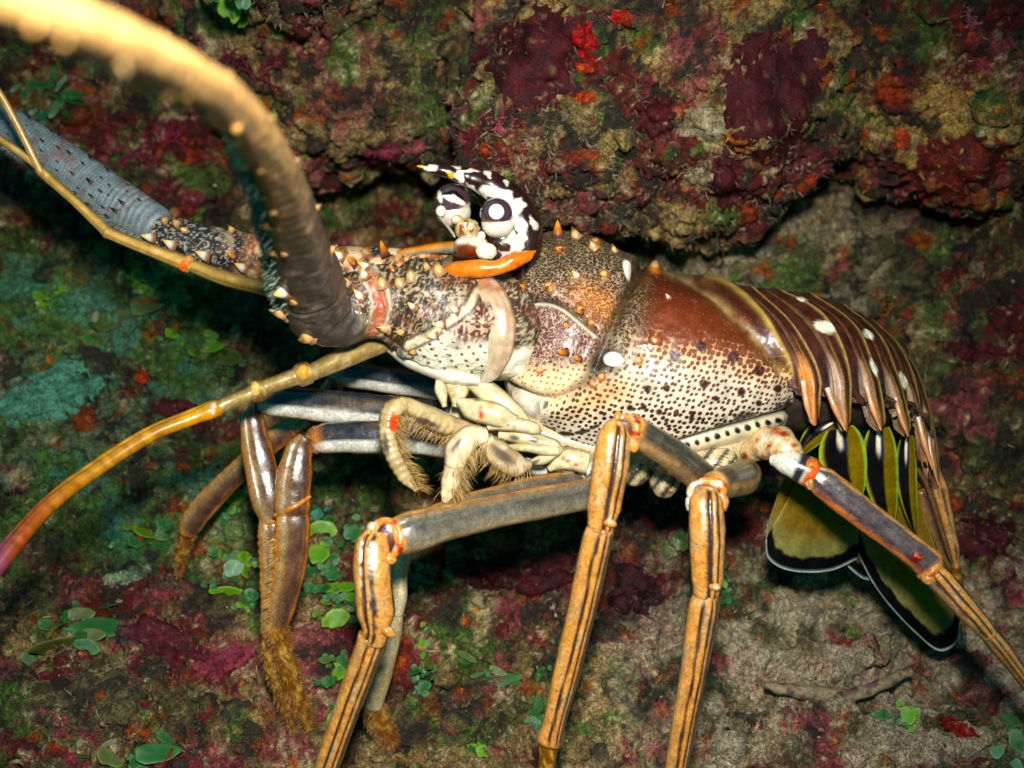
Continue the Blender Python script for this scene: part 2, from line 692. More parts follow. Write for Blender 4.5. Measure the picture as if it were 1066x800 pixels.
    h = np.where(vent, 0, h)
    P = P + N * (h * S)[..., None]
    # ---- colour fields
    x, y = X.ravel(), Y.ravel()
    n = len(x)
    low = fbm(np.stack([x / 40, y / 40, np.zeros(n)], -1), 3, 21)
    med = fbm(np.stack([x / 9, y / 9, np.zeros(n)], -1), 3, 31)
    colr = np.broadcast_to(CREAM, (n, 3)).copy()
    pig = np.broadcast_to(BROWN, (n, 3)).copy()
    # branchial (rear) half: brown saddle above a dotted cream flank
    yb = np.interp(x, [600, 640, 660, 700, 760, 835], [292, 314, 332, 344, 354, 368]) + 8 * low
    up = sst(-48, 16, yb - y)
    thr = 0.30 + 0.42 * up + 0.05 * med
    thr = np.where(y > 425, thr + 0.06, thr)
    pig = mixc(pig, np.array([0.150, 0.062, 0.030]), sst(8, -24, yb - y))
    pig = mixc(pig, np.array([0.055, 0.022, 0.014]), sst(405, 435, y))
    pig = mixc(pig, np.array([0.22, 0.055, 0.010]), 0.6 * ell(x, y, 705, 345, 60, 26, 10, 0.9))
    pig = mixc(pig, np.array([0.05, 0.012, 0.006]), sst(0, 40, 310 + (x - 700) * 0.35 - y))
    colr = mixc(colr, np.array([0.66, 0.38, 0.18]), 0.85 * sst(-52, -14, yb - y + 4 * med))
    colr = mixc(colr, np.array([0.24, 0.070, 0.020]), sst(-26, 2, yb - y + 5 * med))
    colr = mixc(colr, BROWN * 1.1, sst(-6, 26, yb - y + 5 * med))
    # front half
    fr = sst(-8, 8, np.interp(y, [240, 285, 330, 360, 400, 440], [668, 664, 640, 630, 606, 560]) - x)
    worm = fr * sst(395, 362, y + 8 * med) * 0.95
    fpig = mixc(np.broadcast_to(np.array([0.115, 0.042, 0.032]), (n, 3)), np.array([0.062, 0.040, 0.016]), sst(325, 285, y + 10 * low))
    pig = mixc(pig, fpig, fr)
    back = 0.8 * ell(x, y, 652, 338, 17, 52, 22, 0.9) * (1 - fr)
    fl = np.broadcast_to(np.array([0.46, 0.34, 0.26]), (n, 3)).copy()
    fl = mixc(fl, np.array([0.30, 0.23, 0.15]), sst(320, 262, y))
    fl = mixc(fl, np.array([0.78, 0.62, 0.40]), sst(365, 395, y))
    fl = mixc(fl, np.array([0.62, 0.30, 0.05]), 0.75 * ell(x, y, 618, 318, 26, 16, 30, 0.9))
    colr = mixc(colr, fl, fr)
    pig = mixc(pig, np.array([0.30, 0.11, 0.02]), 0.8 * fr * ell(x, y, 618, 318, 28, 17, 30, 0.9))
    thr = np.where(fr > 0.5, np.where(y > 365, 0.16 + 0.14 * sst(400, 370, y), thr), thr)
    pig = mixc(pig, np.array([0.36, 0.15, 0.05]), fr * sst(372, 396, y))
    pig = mixc(pig, np.array([0.045, 0.030, 0.012]), back)
    colr = mixc(colr, np.array([0.36, 0.30, 0.18]), back)
    # a paler, orange-freckled patch below the groove
    opatch = ell(x, y, 628, 412, 40, 14, -20, 0.9)
    colr = mixc(colr, np.array([0.76, 0.45, 0.20]), 0.7 * opatch)
    # grooves carry dark pigment, ridges pale
    dcf, d2f, d3f, d4f, d5f = dc.ravel(), d2.ravel(), d3.ravel(), d4.ravel(), d5.ravel()
    def over(mask, c):
        nonlocal colr, pig
        colr = mixc(colr, c, mask)
        pig = mixc(pig, c, mask)
    over(0.75 * np.exp(-(dcf / 4) ** 2) * sst(420, 400, y), np.array([0.045, 0.035, 0.015]))
    over(0.9 * np.exp(-(d2f / 2.2) ** 2), np.array([0.02, 0.012, 0.008]))
    over(0.8 * np.exp(-(seg_dist(x, y - 5, g2) / 2.2) ** 2), np.array([0.62, 0.58, 0.44]))
    band3 = np.exp(-(d3f / 6) ** 2) * (x > 690)
    over(0.75 * band3 * (0.55 + 0.6 * med), np.array([0.50, 0.36, 0.16]))
    over(0.9 * np.exp(-(d5f / 3) ** 2), np.array([0.52, 0.36, 0.12]))
    over(0.85 * np.exp(-((d5f - 9) / 4) ** 2) * (y < 380), np.array([0.07, 0.02, 0.008]))
    rim = (seg_dist(x, y - 9, g4) < 8.5) & (x > 640) & (y > 428) & (x < 822)
    thr = np.where(rim, -0.5, thr)
    over(rim * 1.0, np.array([0.72, 0.64, 0.46]))
    over(0.95 * np.exp(-(d4f / 1.8) ** 2) * (x > 650), BLACK * 1.5)
    for q in range(13):
        t = q / 12
        rx = 694 + 126 * t
        ry = np.interp(rx, [699, 743, 787, 812], [468, 455, 442.5, 437])
        over(ell(x, y, rx, ry, 2.6 + (q % 3) * 0.5, 2.1, -15), BLACK)
    # serrated dark fringe just above the rim
    fringe = np.exp(-((seg_dist(x, y + 8, g4)) / 5) ** 2) * (x > 735) * sst(-0.05, 0.12, med)
    over(0.9 * fringe, np.array([0.03, 0.018, 0.012]))
    # black marks beside the mouth
    for (bx, by, bw, bh, ba) in [(561, 424, 3, 6, -20), (556, 434, 6, 2.6, -50), (566, 444, 7, 2.2, 10), (574, 447, 5, 2, -10), (589, 452, 9, 2.4, 5), (606, 450, 8, 2.4, -12), (619, 445, 6, 2, -20), (568, 422, 2.5, 3, 0)]:
        over(ell(x, y, bx, by, bw, bh, ba), np.array([0.03, 0.022, 0.01]))
    over(0.75 * ell(x, y, 545, 422, 24, 14, 35, 0.6), WHITE * 0.92)
    # dark eye-spots on the flank
    for (bx, by, br) in [(703, 371, 5.5), (730, 361, 6), (763, 372, 6.5), (790, 386, 6), (733, 400, 5), (772, 408, 4.5), (810, 405, 4.5), (694, 404, 4), (674, 405, 4),
                         (656, 425, 3.5), (670, 424, 3.5), (686, 429, 3.5), (704, 430, 3), (720, 436, 3), (664, 438, 3), (745, 415, 3), (790, 420, 3.5), (820, 421, 3.5)]:
        over(ell(x, y, bx, by, br, br * 0.95), np.array([0.06, 0.012, 0.008]))
    # tubercles: orange rings with pale tops
    for (bx, by, br, bh) in bumps:
        if (bx, by) in ((638, 374), (650, 283)):
            continue
        over(ell(x, y, bx, by, br * 1.0, br * 0.9), np.array([0.42, 0.14, 0.03]))
        over(ell(x, y, bx - 1, by - 1, br * 0.55, br * 0.5), np.array([0.75, 0.48, 0.25]))
    # black surround and the two clear white spots
    over(0.9 * ell(x, y, 630, 376, 17, 11, -30, 0.5), np.array([0.03, 0.016, 0.012]))
    over(ell(x, y, 638.5, 374.5, 10.5, 7, 8, 0.12), np.array([0.93, 0.90, 0.84]))
    over(ell(x, y, 651, 284, 4.5, 8.5, -20, 0.15), np.array([0.9, 0.85, 0.74]))
    worm = np.maximum(np.where(x > 668, 0, worm), back)
    vent_f = vent.ravel()
    thr[(y > 440) & (x < 640)] -= 0.06
    colr[vent_f] = CREAM * 0.9
    thr[vent_f] = -0.5
    worm[vent_f] = 0
    mb = MB()
    mb.add(P.reshape(-1, 3), [grid_faces(nu, nt_, True)], colr)
    arc = np.concatenate([np.zeros((nu, 1)), np.cumsum(np.linalg.norm(np.diff(W(X, Y, Z), axis=1), axis=2), axis=1)], axis=1) / S
    uarc = np.concatenate([np.zeros((1, nt_)), np.cumsum(np.linalg.norm(np.diff(W(X, Y, Z), axis=0), axis=2), axis=0)], axis=0) / S
    mp = np.stack([(X * 0.5 + uarc * 0.5) / 6.0 + 0.25 * arc / 6.0, arc / 6.0, np.zeros_like(arc)], -1)
    mb.extra = {'Map': mp.reshape(-1, 3), 'Pig': np.clip(pig, 0, 1), 'Thr': thr, 'Worm': np.clip(worm, 0, 1)}
    return mb.build('carapace', M_CARA, LOB)


CARA = build_carapace()


# ---- spines ---------------------------------------------------------
def spine_mesh(name, base, midc, tip):
    n, nv = 9, 10
    t = np.linspace(0, 1, n)
    r = 0.36 * (1 - t**1.5) ** 0.9 + 0.02
    r[-1] = 0.01
    r[0] = 0.50
    th = np.linspace(0, 2 * np.pi, nv, endpoint=False)
    bend = 0.16 * t**2
    V = np.stack([r[:, None] * np.cos(th) + bend[:, None], r[:, None] * np.sin(th), np.broadcast_to((t * 1.0 - 0.12)[:, None], (n, nv))], -1).reshape(-1, 3)
    m1, m2 = sst(0.15, 0.45, t), sst(0.5, 0.8, t)
    C = mixc(mixc(np.broadcast_to(base, (n, 3)), midc, m1), tip, m2)
    C = np.repeat(C, nv, axis=0)
    return mesh_np(name, V, [grid_faces(n, nv, True)], C, M_SMOOTH)


SP_ORANGE = spine_mesh('spine', PURP, np.array([0.45, 0.15, 0.03]), np.array([0.75, 0.33, 0.03]))
SP_WHITE = spine_mesh('spine', np.array([0.30, 0.14, 0.06]), WHITE, np.array([0.85, 0.55, 0.2]))
SP_AMBER = spine_mesh('spine', np.array([0.40, 0.24, 0.14]), np.array([0.66, 0.40, 0.17]), np.array([0.14, 0.09, 0.015]))
SP_BLACK = spine_mesh('spine', np.array([0.10, 0.10, 0.09]), BLACK * 2, BLACK * 2)


def bvh_of(o):
    me = o.data
    n = len(me.vertices)
    co = np.empty(n * 3, np.float32)
    me.vertices.foreach_get('co', co)
    polys = [tuple(p.vertices) for p in me.polygons]
    M = PW(o)
    co = co.reshape(-1, 3)
    return BVHTree.FromPolygons([Vector(c) for c in co], polys)


def hit(bvh, px, py):
    d = W(px, py, 0) - CAM
    d /= np.linalg.norm(d)
    r = bvh.ray_cast(Vector(CAM), Vector(d))
    return r  # loc, normal, index, dist


def put_spine(parent, me, loc, d, length, width=1.0, bendto=None):
    o = bpy.data.objects.new('spine', me)
    COL.objects.link(o)
    d = Vector(d).normalized()
    z = d
    x = Vector(bendto if bendto is not None else Uv)
    x = (x - x.dot(z) * z).normalized()
    y = z.cross(x)
    L = length * S * 0.82
    m = Matrix((x * L * width, y * L * width, z * L)).transposed().to_4x4()
    m.translation = Vector(loc)
    o.parent = parent
    o.matrix_parent_inverse = PW(parent).inverted()
    o.matrix_basis = m
    return o


def cdir(dx, dy, dz):
    """direction in picture terms: right, down, toward the camera"""
    return dx * Rv - dy * Uv - dz * Fv


def spines_on(parent, bvh, lst):
    for (px, py, L, dx, dy, dz, me, wd_) in lst:
        r = hit(bvh, px, py)
        if r[0] is None:
            continue
        d = Vector(cdir(dx, dy, dz)) + 0.35 * r[1]
        put_spine(parent, me, np.array(r[0]) , d, L, wd_)


b_c = bvh_of(CARA)
spines_on(CARA, b_c, [
    (581, 246, 22, -0.15, -0.95, 0.1, SP_ORANGE, 0.9), (600, 247, 16, -0.7, -0.6, 0.2, SP_AMBER, 1.1), (618, 258, 14, -0.7, -0.5, 0.3, SP_AMBER, 1.1),
    (601, 288, 15, -0.7, -0.2, 0.7, SP_WHITE, 0.9), (583, 262, 11, -0.7, -0.3, 0.6, SP_ORANGE, 0.9), (551, 352, 22, -0.75, 0.0, 0.55, SP_WHITE, 0.8),
    (588, 367, 15, -0.8, 0.1, 0.6, SP_ORANGE, 0.9), (603, 374, 10, -0.7, 0.1, 0.7, SP_ORANGE, 0.9), (682, 355, 10, -0.7, -0.1, 0.7, SP_WHITE, 1.0),
    (696, 310, 9, -0.7, -0.3, 0.6, SP_WHITE, 0.8), (605, 325, 10, -0.7, 0, 0.7, SP_ORANGE, 0.9),
    (628, 290, 10, -0.7, -0.2, 0.7, SP_AMBER, 0.9), (573, 301, 13, -0.7, 0, 0.7, SP_AMBER, 1.0), (547, 300, 11, -0.8, -0.2, 0.5, SP_ORANGE, 0.9),
    (640, 262, 12, -0.7, -0.7, 0.1, SP_AMBER, 0.9)])


# ---- abdomen --------------------------------------------------------
def arc_pts(pl, zc, w, n=60):
    p = np.array(smooth_pl(pl, n))
    a = np.linspace(math.radians(90), math.radians(-12), n)
    z = zc + w * np.cos(a) ** 0.85
    return np.column_stack([p, z])


ARCS = [
    ([(757, 299), (792, 327), (814, 364), (822, 395), (826, 428)], -10, 84),
    ([(783, 302), (822, 338), (846, 375), (854, 400), (850, 430)], -14, 83),
    ([(812, 305), (855, 328), (876, 362), (884, 400), (882, 436)], -26, 80),
    ([(845, 309), (889, 342), (907, 381), (916, 415), (918, 440)], -48, 74),
    ([(879, 321), (914, 352), (931, 390), (940, 422), (944, 446)], -76, 66),
    ([(908, 337), (934, 363), (949, 395), (955, 428), (958, 458)], -102, 57),
    ([(930, 356), (950, 386), (962, 420), (969, 452), (972, 486)], -126, 48)]
ARCP = [arc_pts(*a) for a in ARCS]
SPIKES = [(846, 442), (881, 449), (918, 449), (945, 455), (971, 490), (978, 520)]


def build_segment(k):
    A, B = ARCP[k].copy(), ARCP[k + 1].copy()
    zcA, zcB = ARCS[k][1], ARCS[k + 1][1]
    nu, nv = 40, len(A)
    u = np.linspace(-0.12, 1.06, nu)[:, None, None]
    G = A[None] * (1 - u) + B[None] * u
    zc = (zcA * (1 - u[..., 0]) + zcB * u[..., 0])
    uu = np.broadcast_to(u[..., 0], (nu, nv))
    vv = np.broadcast_to(np.linspace(0, 1, nv)[None], (nu, nv))
    tx, ty = SPIKES[k]
    # lower end drawn out to the pointed pleuron
    m = sst(0.80, 1.0, vv)
    wgt = np.abs(uu - 0.75)
    G[..., 0] += m * (tx - G[..., 0]) * 0.35
    yend = A[-1, 1] * (1 - uu) + B[-1, 1] * uu
    G[..., 1] += m * ((ty - yend) * np.exp(-((uu - 0.72) / 0.22) ** 2) - 16 * sst(0.12, 0.5, np.abs(uu - 0.72)))
    # far side, reflected through the mid plane
    Fp = G[:, ::-1].copy()
    Fp[..., 2] = 2 * zc - Fp[..., 2]
    full = np.concatenate([Fp[:, :-1], G], axis=1)
    U = np.concatenate([uu[:, ::-1][:, :-1], uu], axis=1)
    Vv = np.concatenate([vv[:, ::-1][:, :-1], vv], axis=1)
    x, y = full[..., 0], full[..., 1]
    P = W(x, y, full[..., 2])
    # relief: raised rear half, sulcus across the middle, thick rear lip
    h = 3.2 * sst(-0.1, 0.35, U) + 1.6 * np.exp(-((U - 0.95) / 0.06) ** 2) - 4.0 * sst(1.0, 1.06, U)
    sul = 0.40 + 0.1 * Vv
    h -= 3.0 * np.exp(-((U - sul) / 0.055) ** 2) * sst(0.1, 0.3, Vv)
    h += 3.5 * np.exp(-((U - 0.72) / 0.14) ** 2) * sst(0.55, 0.8, Vv)
    h -= 3.0 * np.exp(-((U - 0.35) / 0.15) ** 2) * sst(0.62, 0.85, Vv)
    h += 0.5 * fbm(np.stack([x / 8, y / 8, full[..., 2] / 8], -1), 3, 40 + k)
    Pu, Pv = np.gradient(P, axis=0), np.gradient(P, axis=1)
    N = np.cross(Pu, Pv)
    N /= np.maximum(np.linalg.norm(N, axis=2), 1e-12)[..., None]
    cen = W(*(np.array([np.mean(x), np.mean(y) + 20, np.mean(zc)])))
    N *= np.sign(((P - cen) * N).sum(2))[..., None]
    P = P + N * (h * S)[..., None]
    xf, yf, U, Vv = x.ravel(), y.ravel(), U.ravel(), Vv.ravel()
    n = len(xf)
    nz = fbm(np.stack([xf / 7, yf / 7, U * 3], -1), 3, 50 + k)
    C = np.broadcast_to(np.array([0.085, 0.024, 0.012]), (n, 3)).copy()
    C = mixc(C, np.array([0.040, 0.012, 0.008]), sst(0.1, 0.5, nz))
    C = mixc(C, np.array([0.20, 0.13, 0.04]), 0.7 * np.exp(-((U - sul.ravel()) / 0.05) ** 2))
    C = mixc(C, np.array([0.50, 0.34, 0.12]), 0.85 * np.exp(-((U - 0.95) / 0.045) ** 2))
    C = mixc(C, BLACK * 1.5, 0.8 * np.exp(-((U - 0.84) / 0.05) ** 2) * sst(0.5, 0.8, Vv))
    # pale, pink and orange streaks low on the flank
    C = mixc(C, np.array([0.62, 0.40, 0.28]), 0.7 * np.exp(-((U - 0.58 + 0.12 * (1 - Vv)) / 0.06) ** 2) * sst(0.56, 0.70, Vv) * sst(0.97, 0.85, Vv))
    C = mixc(C, np.array([0.46, 0.20, 0.08]), 0.85 * np.exp(-((U - 0.72) / 0.11) ** 2) * sst(0.84, 0.95, Vv))
    C = mixc(C, np.array([0.45, 0.28, 0.08]), 0.7 * np.exp(-((U - 0.66) / 0.03) ** 2) * sst(0.4, 0.6, Vv))
    C = mixc(C, np.array([0.60, 0.50, 0.40]), 0.8 * np.exp(-((U - 0.38) / 0.07) ** 2) * sst(0.6, 0.75, Vv))
    C = mixc(C, BLACK * 2, 0.75 * np.exp(-((U - 0.25) / 0.08) ** 2) * sst(0.6, 0.8, Vv))
    if k == 0:
        C = mixc(C, np.array([0.65, 0.25, 0.03]), 0.8 * np.exp(-((U - 0.5) / 0.2) ** 2) * sst(0.55, 0.75, Vv))
    for (sx, sy, rx, ry, a) in [(857, 343, 11, 6, 20), (902, 350, 6, 3.6, 40), (834, 315, 5, 2.4, 18), (907, 384, 4, 9, -20), (938, 397, 3.5, 9, -18)]:
        C = mixc(C, np.array([0.86, 0.80, 0.62]), ell(xf, yf, sx, sy, rx, ry, a, 0.15))
    mb = MB()
    mb.add(P.reshape(-1, 3), [grid_faces(nu, 2 * nv - 1)], C)
    # inner lining gives the plate its thickness
    Q = P - N * (5 * S)
    mb.add(Q.reshape(-1, 3), [grid_faces(nu, 2 * nv - 1)[:, ::-1]], C * 0.6 + np.array([0.12, 0.1, 0.07]))
    return mb.build('tail_segment', M_SHELL, LOB)


for k in range(6):
    build_segment(k)
# soft underside between the plates
mb = MB()
loft(mb, [(770, 412, -12, 34, 62), (830, 410, -22, 40, 58), (880, 412, -50, 36, 50), (920, 418, -92, 30, 40), (940, 445, -130, 24, 30), (948, 485, -150, 18, 24)], 40, 28,
     col=np.array([0.05, 0.035, 0.03]))
mb.build('underbelly', M_SHELL, LOB)

# pink bars standing out on each pleuron
for (x0, y0, x1, y1, z, r) in [(836, 397, 845, 441, 82, 3.4), (861, 404, 880, 448, 74, 3.6), (902, 402, 917, 448, 46, 3.4), (932, 414, 945, 454, 10, 3), (955, 432, 971, 489, -26, 3.4), (966, 455, 977, 506, -52, 2.8)]:
    mb = MB()

    def cf(k, th, px, py):
        n = len(px)
        C = np.broadcast_to(np.array([0.68, 0.36, 0.20]), (n, 3)).copy()
        C = mixc(C, WHITE, sst(0.35, 0.0, k) * 0.8)
        C = mixc(C, np.array([0.03, 0.02, 0.05]), 0.8 * sst(0.75, 0.95, np.cos(th)))
        return C
    loft(mb, [(x0, y0, z, r * 0.9, 5), ((x0 + x1) / 2 - 1, (y0 + y1) / 2, z + 3, r, 6), (x1, y1, z, r * 0.35, 2)], 24, 16, cf)
    mb.build('flank_spike', M_SMOOTH, LOB)


# ---- swimmerets -----------------------------------------------------
def leaf(name, top, bot, half, z, dz, seedk):
    nu, nv = 40, 22
    t = np.linspace(0, 1, nu)[:, None]
    s_ = np.linspace(-1, 1, nv)[None]
    top, bot = np.array(top, float), np.array(bot, float)
    ax = bot - top
    L = np.hypot(*ax)
    ax = ax / L
    nx = np.array([-ax[1], ax[0]])
    w = half * np.sin(np.clip(t * 0.93 + 0.07, 0, 1) ** 0.75 * np.pi) ** 0.65
    bow = 4 * np.sin(t * np.pi)
    X = top[0] + ax[0] * L * t + nx[0] * (w * s_ + bow)
    Y = top[1] + ax[1] * L * t + nx[1] * (w * s_ + bow)
    Z = z + dz * t - 6 * s_**2 + 0 * t
    n = nu * nv
    tt, ss = np.broadcast_to(t, (nu, nv)).ravel(), np.broadcast_to(s_, (nu, nv)).ravel()
    C = np.broadcast_to(np.array([0.19, 0.135, 0.014]), (n, 3)).copy()
    C = mixc(C, BLACK, sst(-0.22, -0.08, ss - 0.35 * tt + 0.2) * sst(0.80, 0.70, ss))
    C = mixc(C, np.array([0.26, 0.38, 0.07]), sst(0.80, 0.92, np.abs(ss)))
    C = mixc(C, np.array([0.80, 0.72, 0.55]), ell(ss * 10, tt * 10, 0.2, 0.9, 1.6, 1.7, 0, 0.4))
    C = mixc(C, np.array([0.03, 0.03, 0.12]), 0.8 * ell(ss * 10, tt * 10, -1.8, 1.8, 1.0, 1.3, 0, 0.5))
    mb = MB()
    mb.add(W(X, Y, Z).reshape(-1, 3), [grid_faces(nu, nv)], C)
    mb.add(W(X, Y, Z - 3.0).reshape(-1, 3), [grid_faces(nu, nv)[:, ::-1]], C)
    # rim
    mbr = []
    return mb.build(name, M_FIN, LOB)


leaf('swimmeret', (868, 440), (830, 476), 11, 18, -6, 0)
leaf('swimmeret', (874, 446), (893, 524), 25, 32, -20, 1)
leaf('swimmeret', (915, 446), (928, 550), 19, 8, -25, 2)
leaf('swimmeret', (944, 454), (953, 556), 11, -28, -20, 3)


# ---- tail fan -------------------------------------------------------
def fin(root, outer, zr, zo, bandw, curl, seedk):
    nu, nv = 70, 60
    R_ = np.array(hermite([(x, y, z, 0, 0) for (x, y), z in zip(root, zr)], nu)[0])[:, :3]
    O_ = np.array(hermite([(x, y, z, 0, 0) for (x, y), z in zip(outer, zo)], nu)[0])[:, :3]
    v = np.linspace(0, 1, nv)[None, :, None]
    G = R_[:, None] * (1 - v) + O_[:, None] * v
    V_ = np.broadcast_to(v[..., 0], (nu, nv))
    U_ = np.broadcast_to(np.linspace(0, 1, nu)[:, None], (nu, nv))
    G[..., 2] += curl * np.sin(V_ * np.pi) + 0.5 * np.sin(U_ * 34) * sst(0.2, 0.7, V_) + 5 * np.sin(U_ * np.pi)
    x, y = G[..., 0].ravel(), G[..., 1].ravel()
    V_, U_ = V_.ravel(), U_.ravel()
    n = len(x)
    ln = np.repeat(np.hypot(O_[:, 0] - R_[:, 0], O_[:, 1] - R_[:, 1]), nv)
    de = (1 - V_) * ln     # distance to the outer edge in px
    nz = fbm(np.stack([x / 10, y / 10, np.zeros(n)], -1), 3, 60 + seedk)
    ray = np.sin(U_ * 150) * 0.5
    C = np.broadcast_to(np.array([0.19, 0.135, 0.026]), (n, 3)).copy()
    C = mixc(C, np.array([0.19, 0.10, 0.03]), sst(0.0, 0.5, nz))
    C = C * (1 + 0.10 * ray[:, None])
    C = mixc(C, np.array([0.20, 0.185, 0.07]), sst(bandw + 34, bandw + 4, de + 4 * nz))
    C = mixc(C, BLACK * 0.8, sst(bandw + 2.0, bandw - 1.0, de + 4.5 * nz))
    C = mixc(C, np.array([0.42, 0.50, 0.44]), sst(2.3, 1.2, de))
    edge = np.minimum(U_, 1 - U_) * 90
    C = mixc(C, np.array([0.32, 0.26, 0.10]), 0.7 * sst(3, 1, edge) * (de > bandw))
    mb = MB()
    P = W(G[..., 0], G[..., 1], G[..., 2])
    Q = W(G[..., 0], G[..., 1], G[..., 2] - 4)
    mb.add(P.reshape(-1, 3), [grid_faces(nu, nv)], C)
    mb.add(Q.reshape(-1, 3), [grid_faces(nu, nv)[:, ::-1]], C)
    a = np.arange(nu - 1) * nv + nv - 1
    off = nu * nv
    mb.F.append(np.stack([a, a + nv, a + nv + off, a + off], -1))
    for r0 in (0, (nu - 1) * nv):
        b = r0 + np.arange(nv - 1)
        mb.F.append(np.stack([b, b + 1, b + 1 + off, b + off], -1))
    return mb.build('tail_fin', M_FIN, LOB)


fin([(838, 486), (868, 484), (896, 486)], [(797, 562), (799, 580), (812, 591), (835, 596), (866, 594), (893, 582)], [-60, -75, -80], [-60, -62, -66, -72, -80, -90], 16, 10, 0)
fin([(815, 500), (826, 493), (838, 486)], [(799, 545), (798, 560), (800, 578)], [-58, -60, -62], [-62, -64, -66], 0, 4, 3)
fin([(884, 488), (910, 490), (935, 498)], [(880, 588), (897, 602), (905, 604), (912, 604)], [-96, -100, -104], [-108, -110, -112, -112], 14, 4, 1)
fin([(905, 490), (930, 492), (952, 505)], [(893, 577), (908, 606), (928, 633), (955, 661), (978, 678), (995, 670), (1000, 648)], [-90, -95, -100], [-88, -92, -98, -104, -108, -106, -102], 19, 12, 2)
fin([(925, 492), (950, 498), (965, 510)], [(1000, 640), (996, 618), (985, 585)], [-112, -114, -116], [-112, -116, -118], 8, 6, 4)


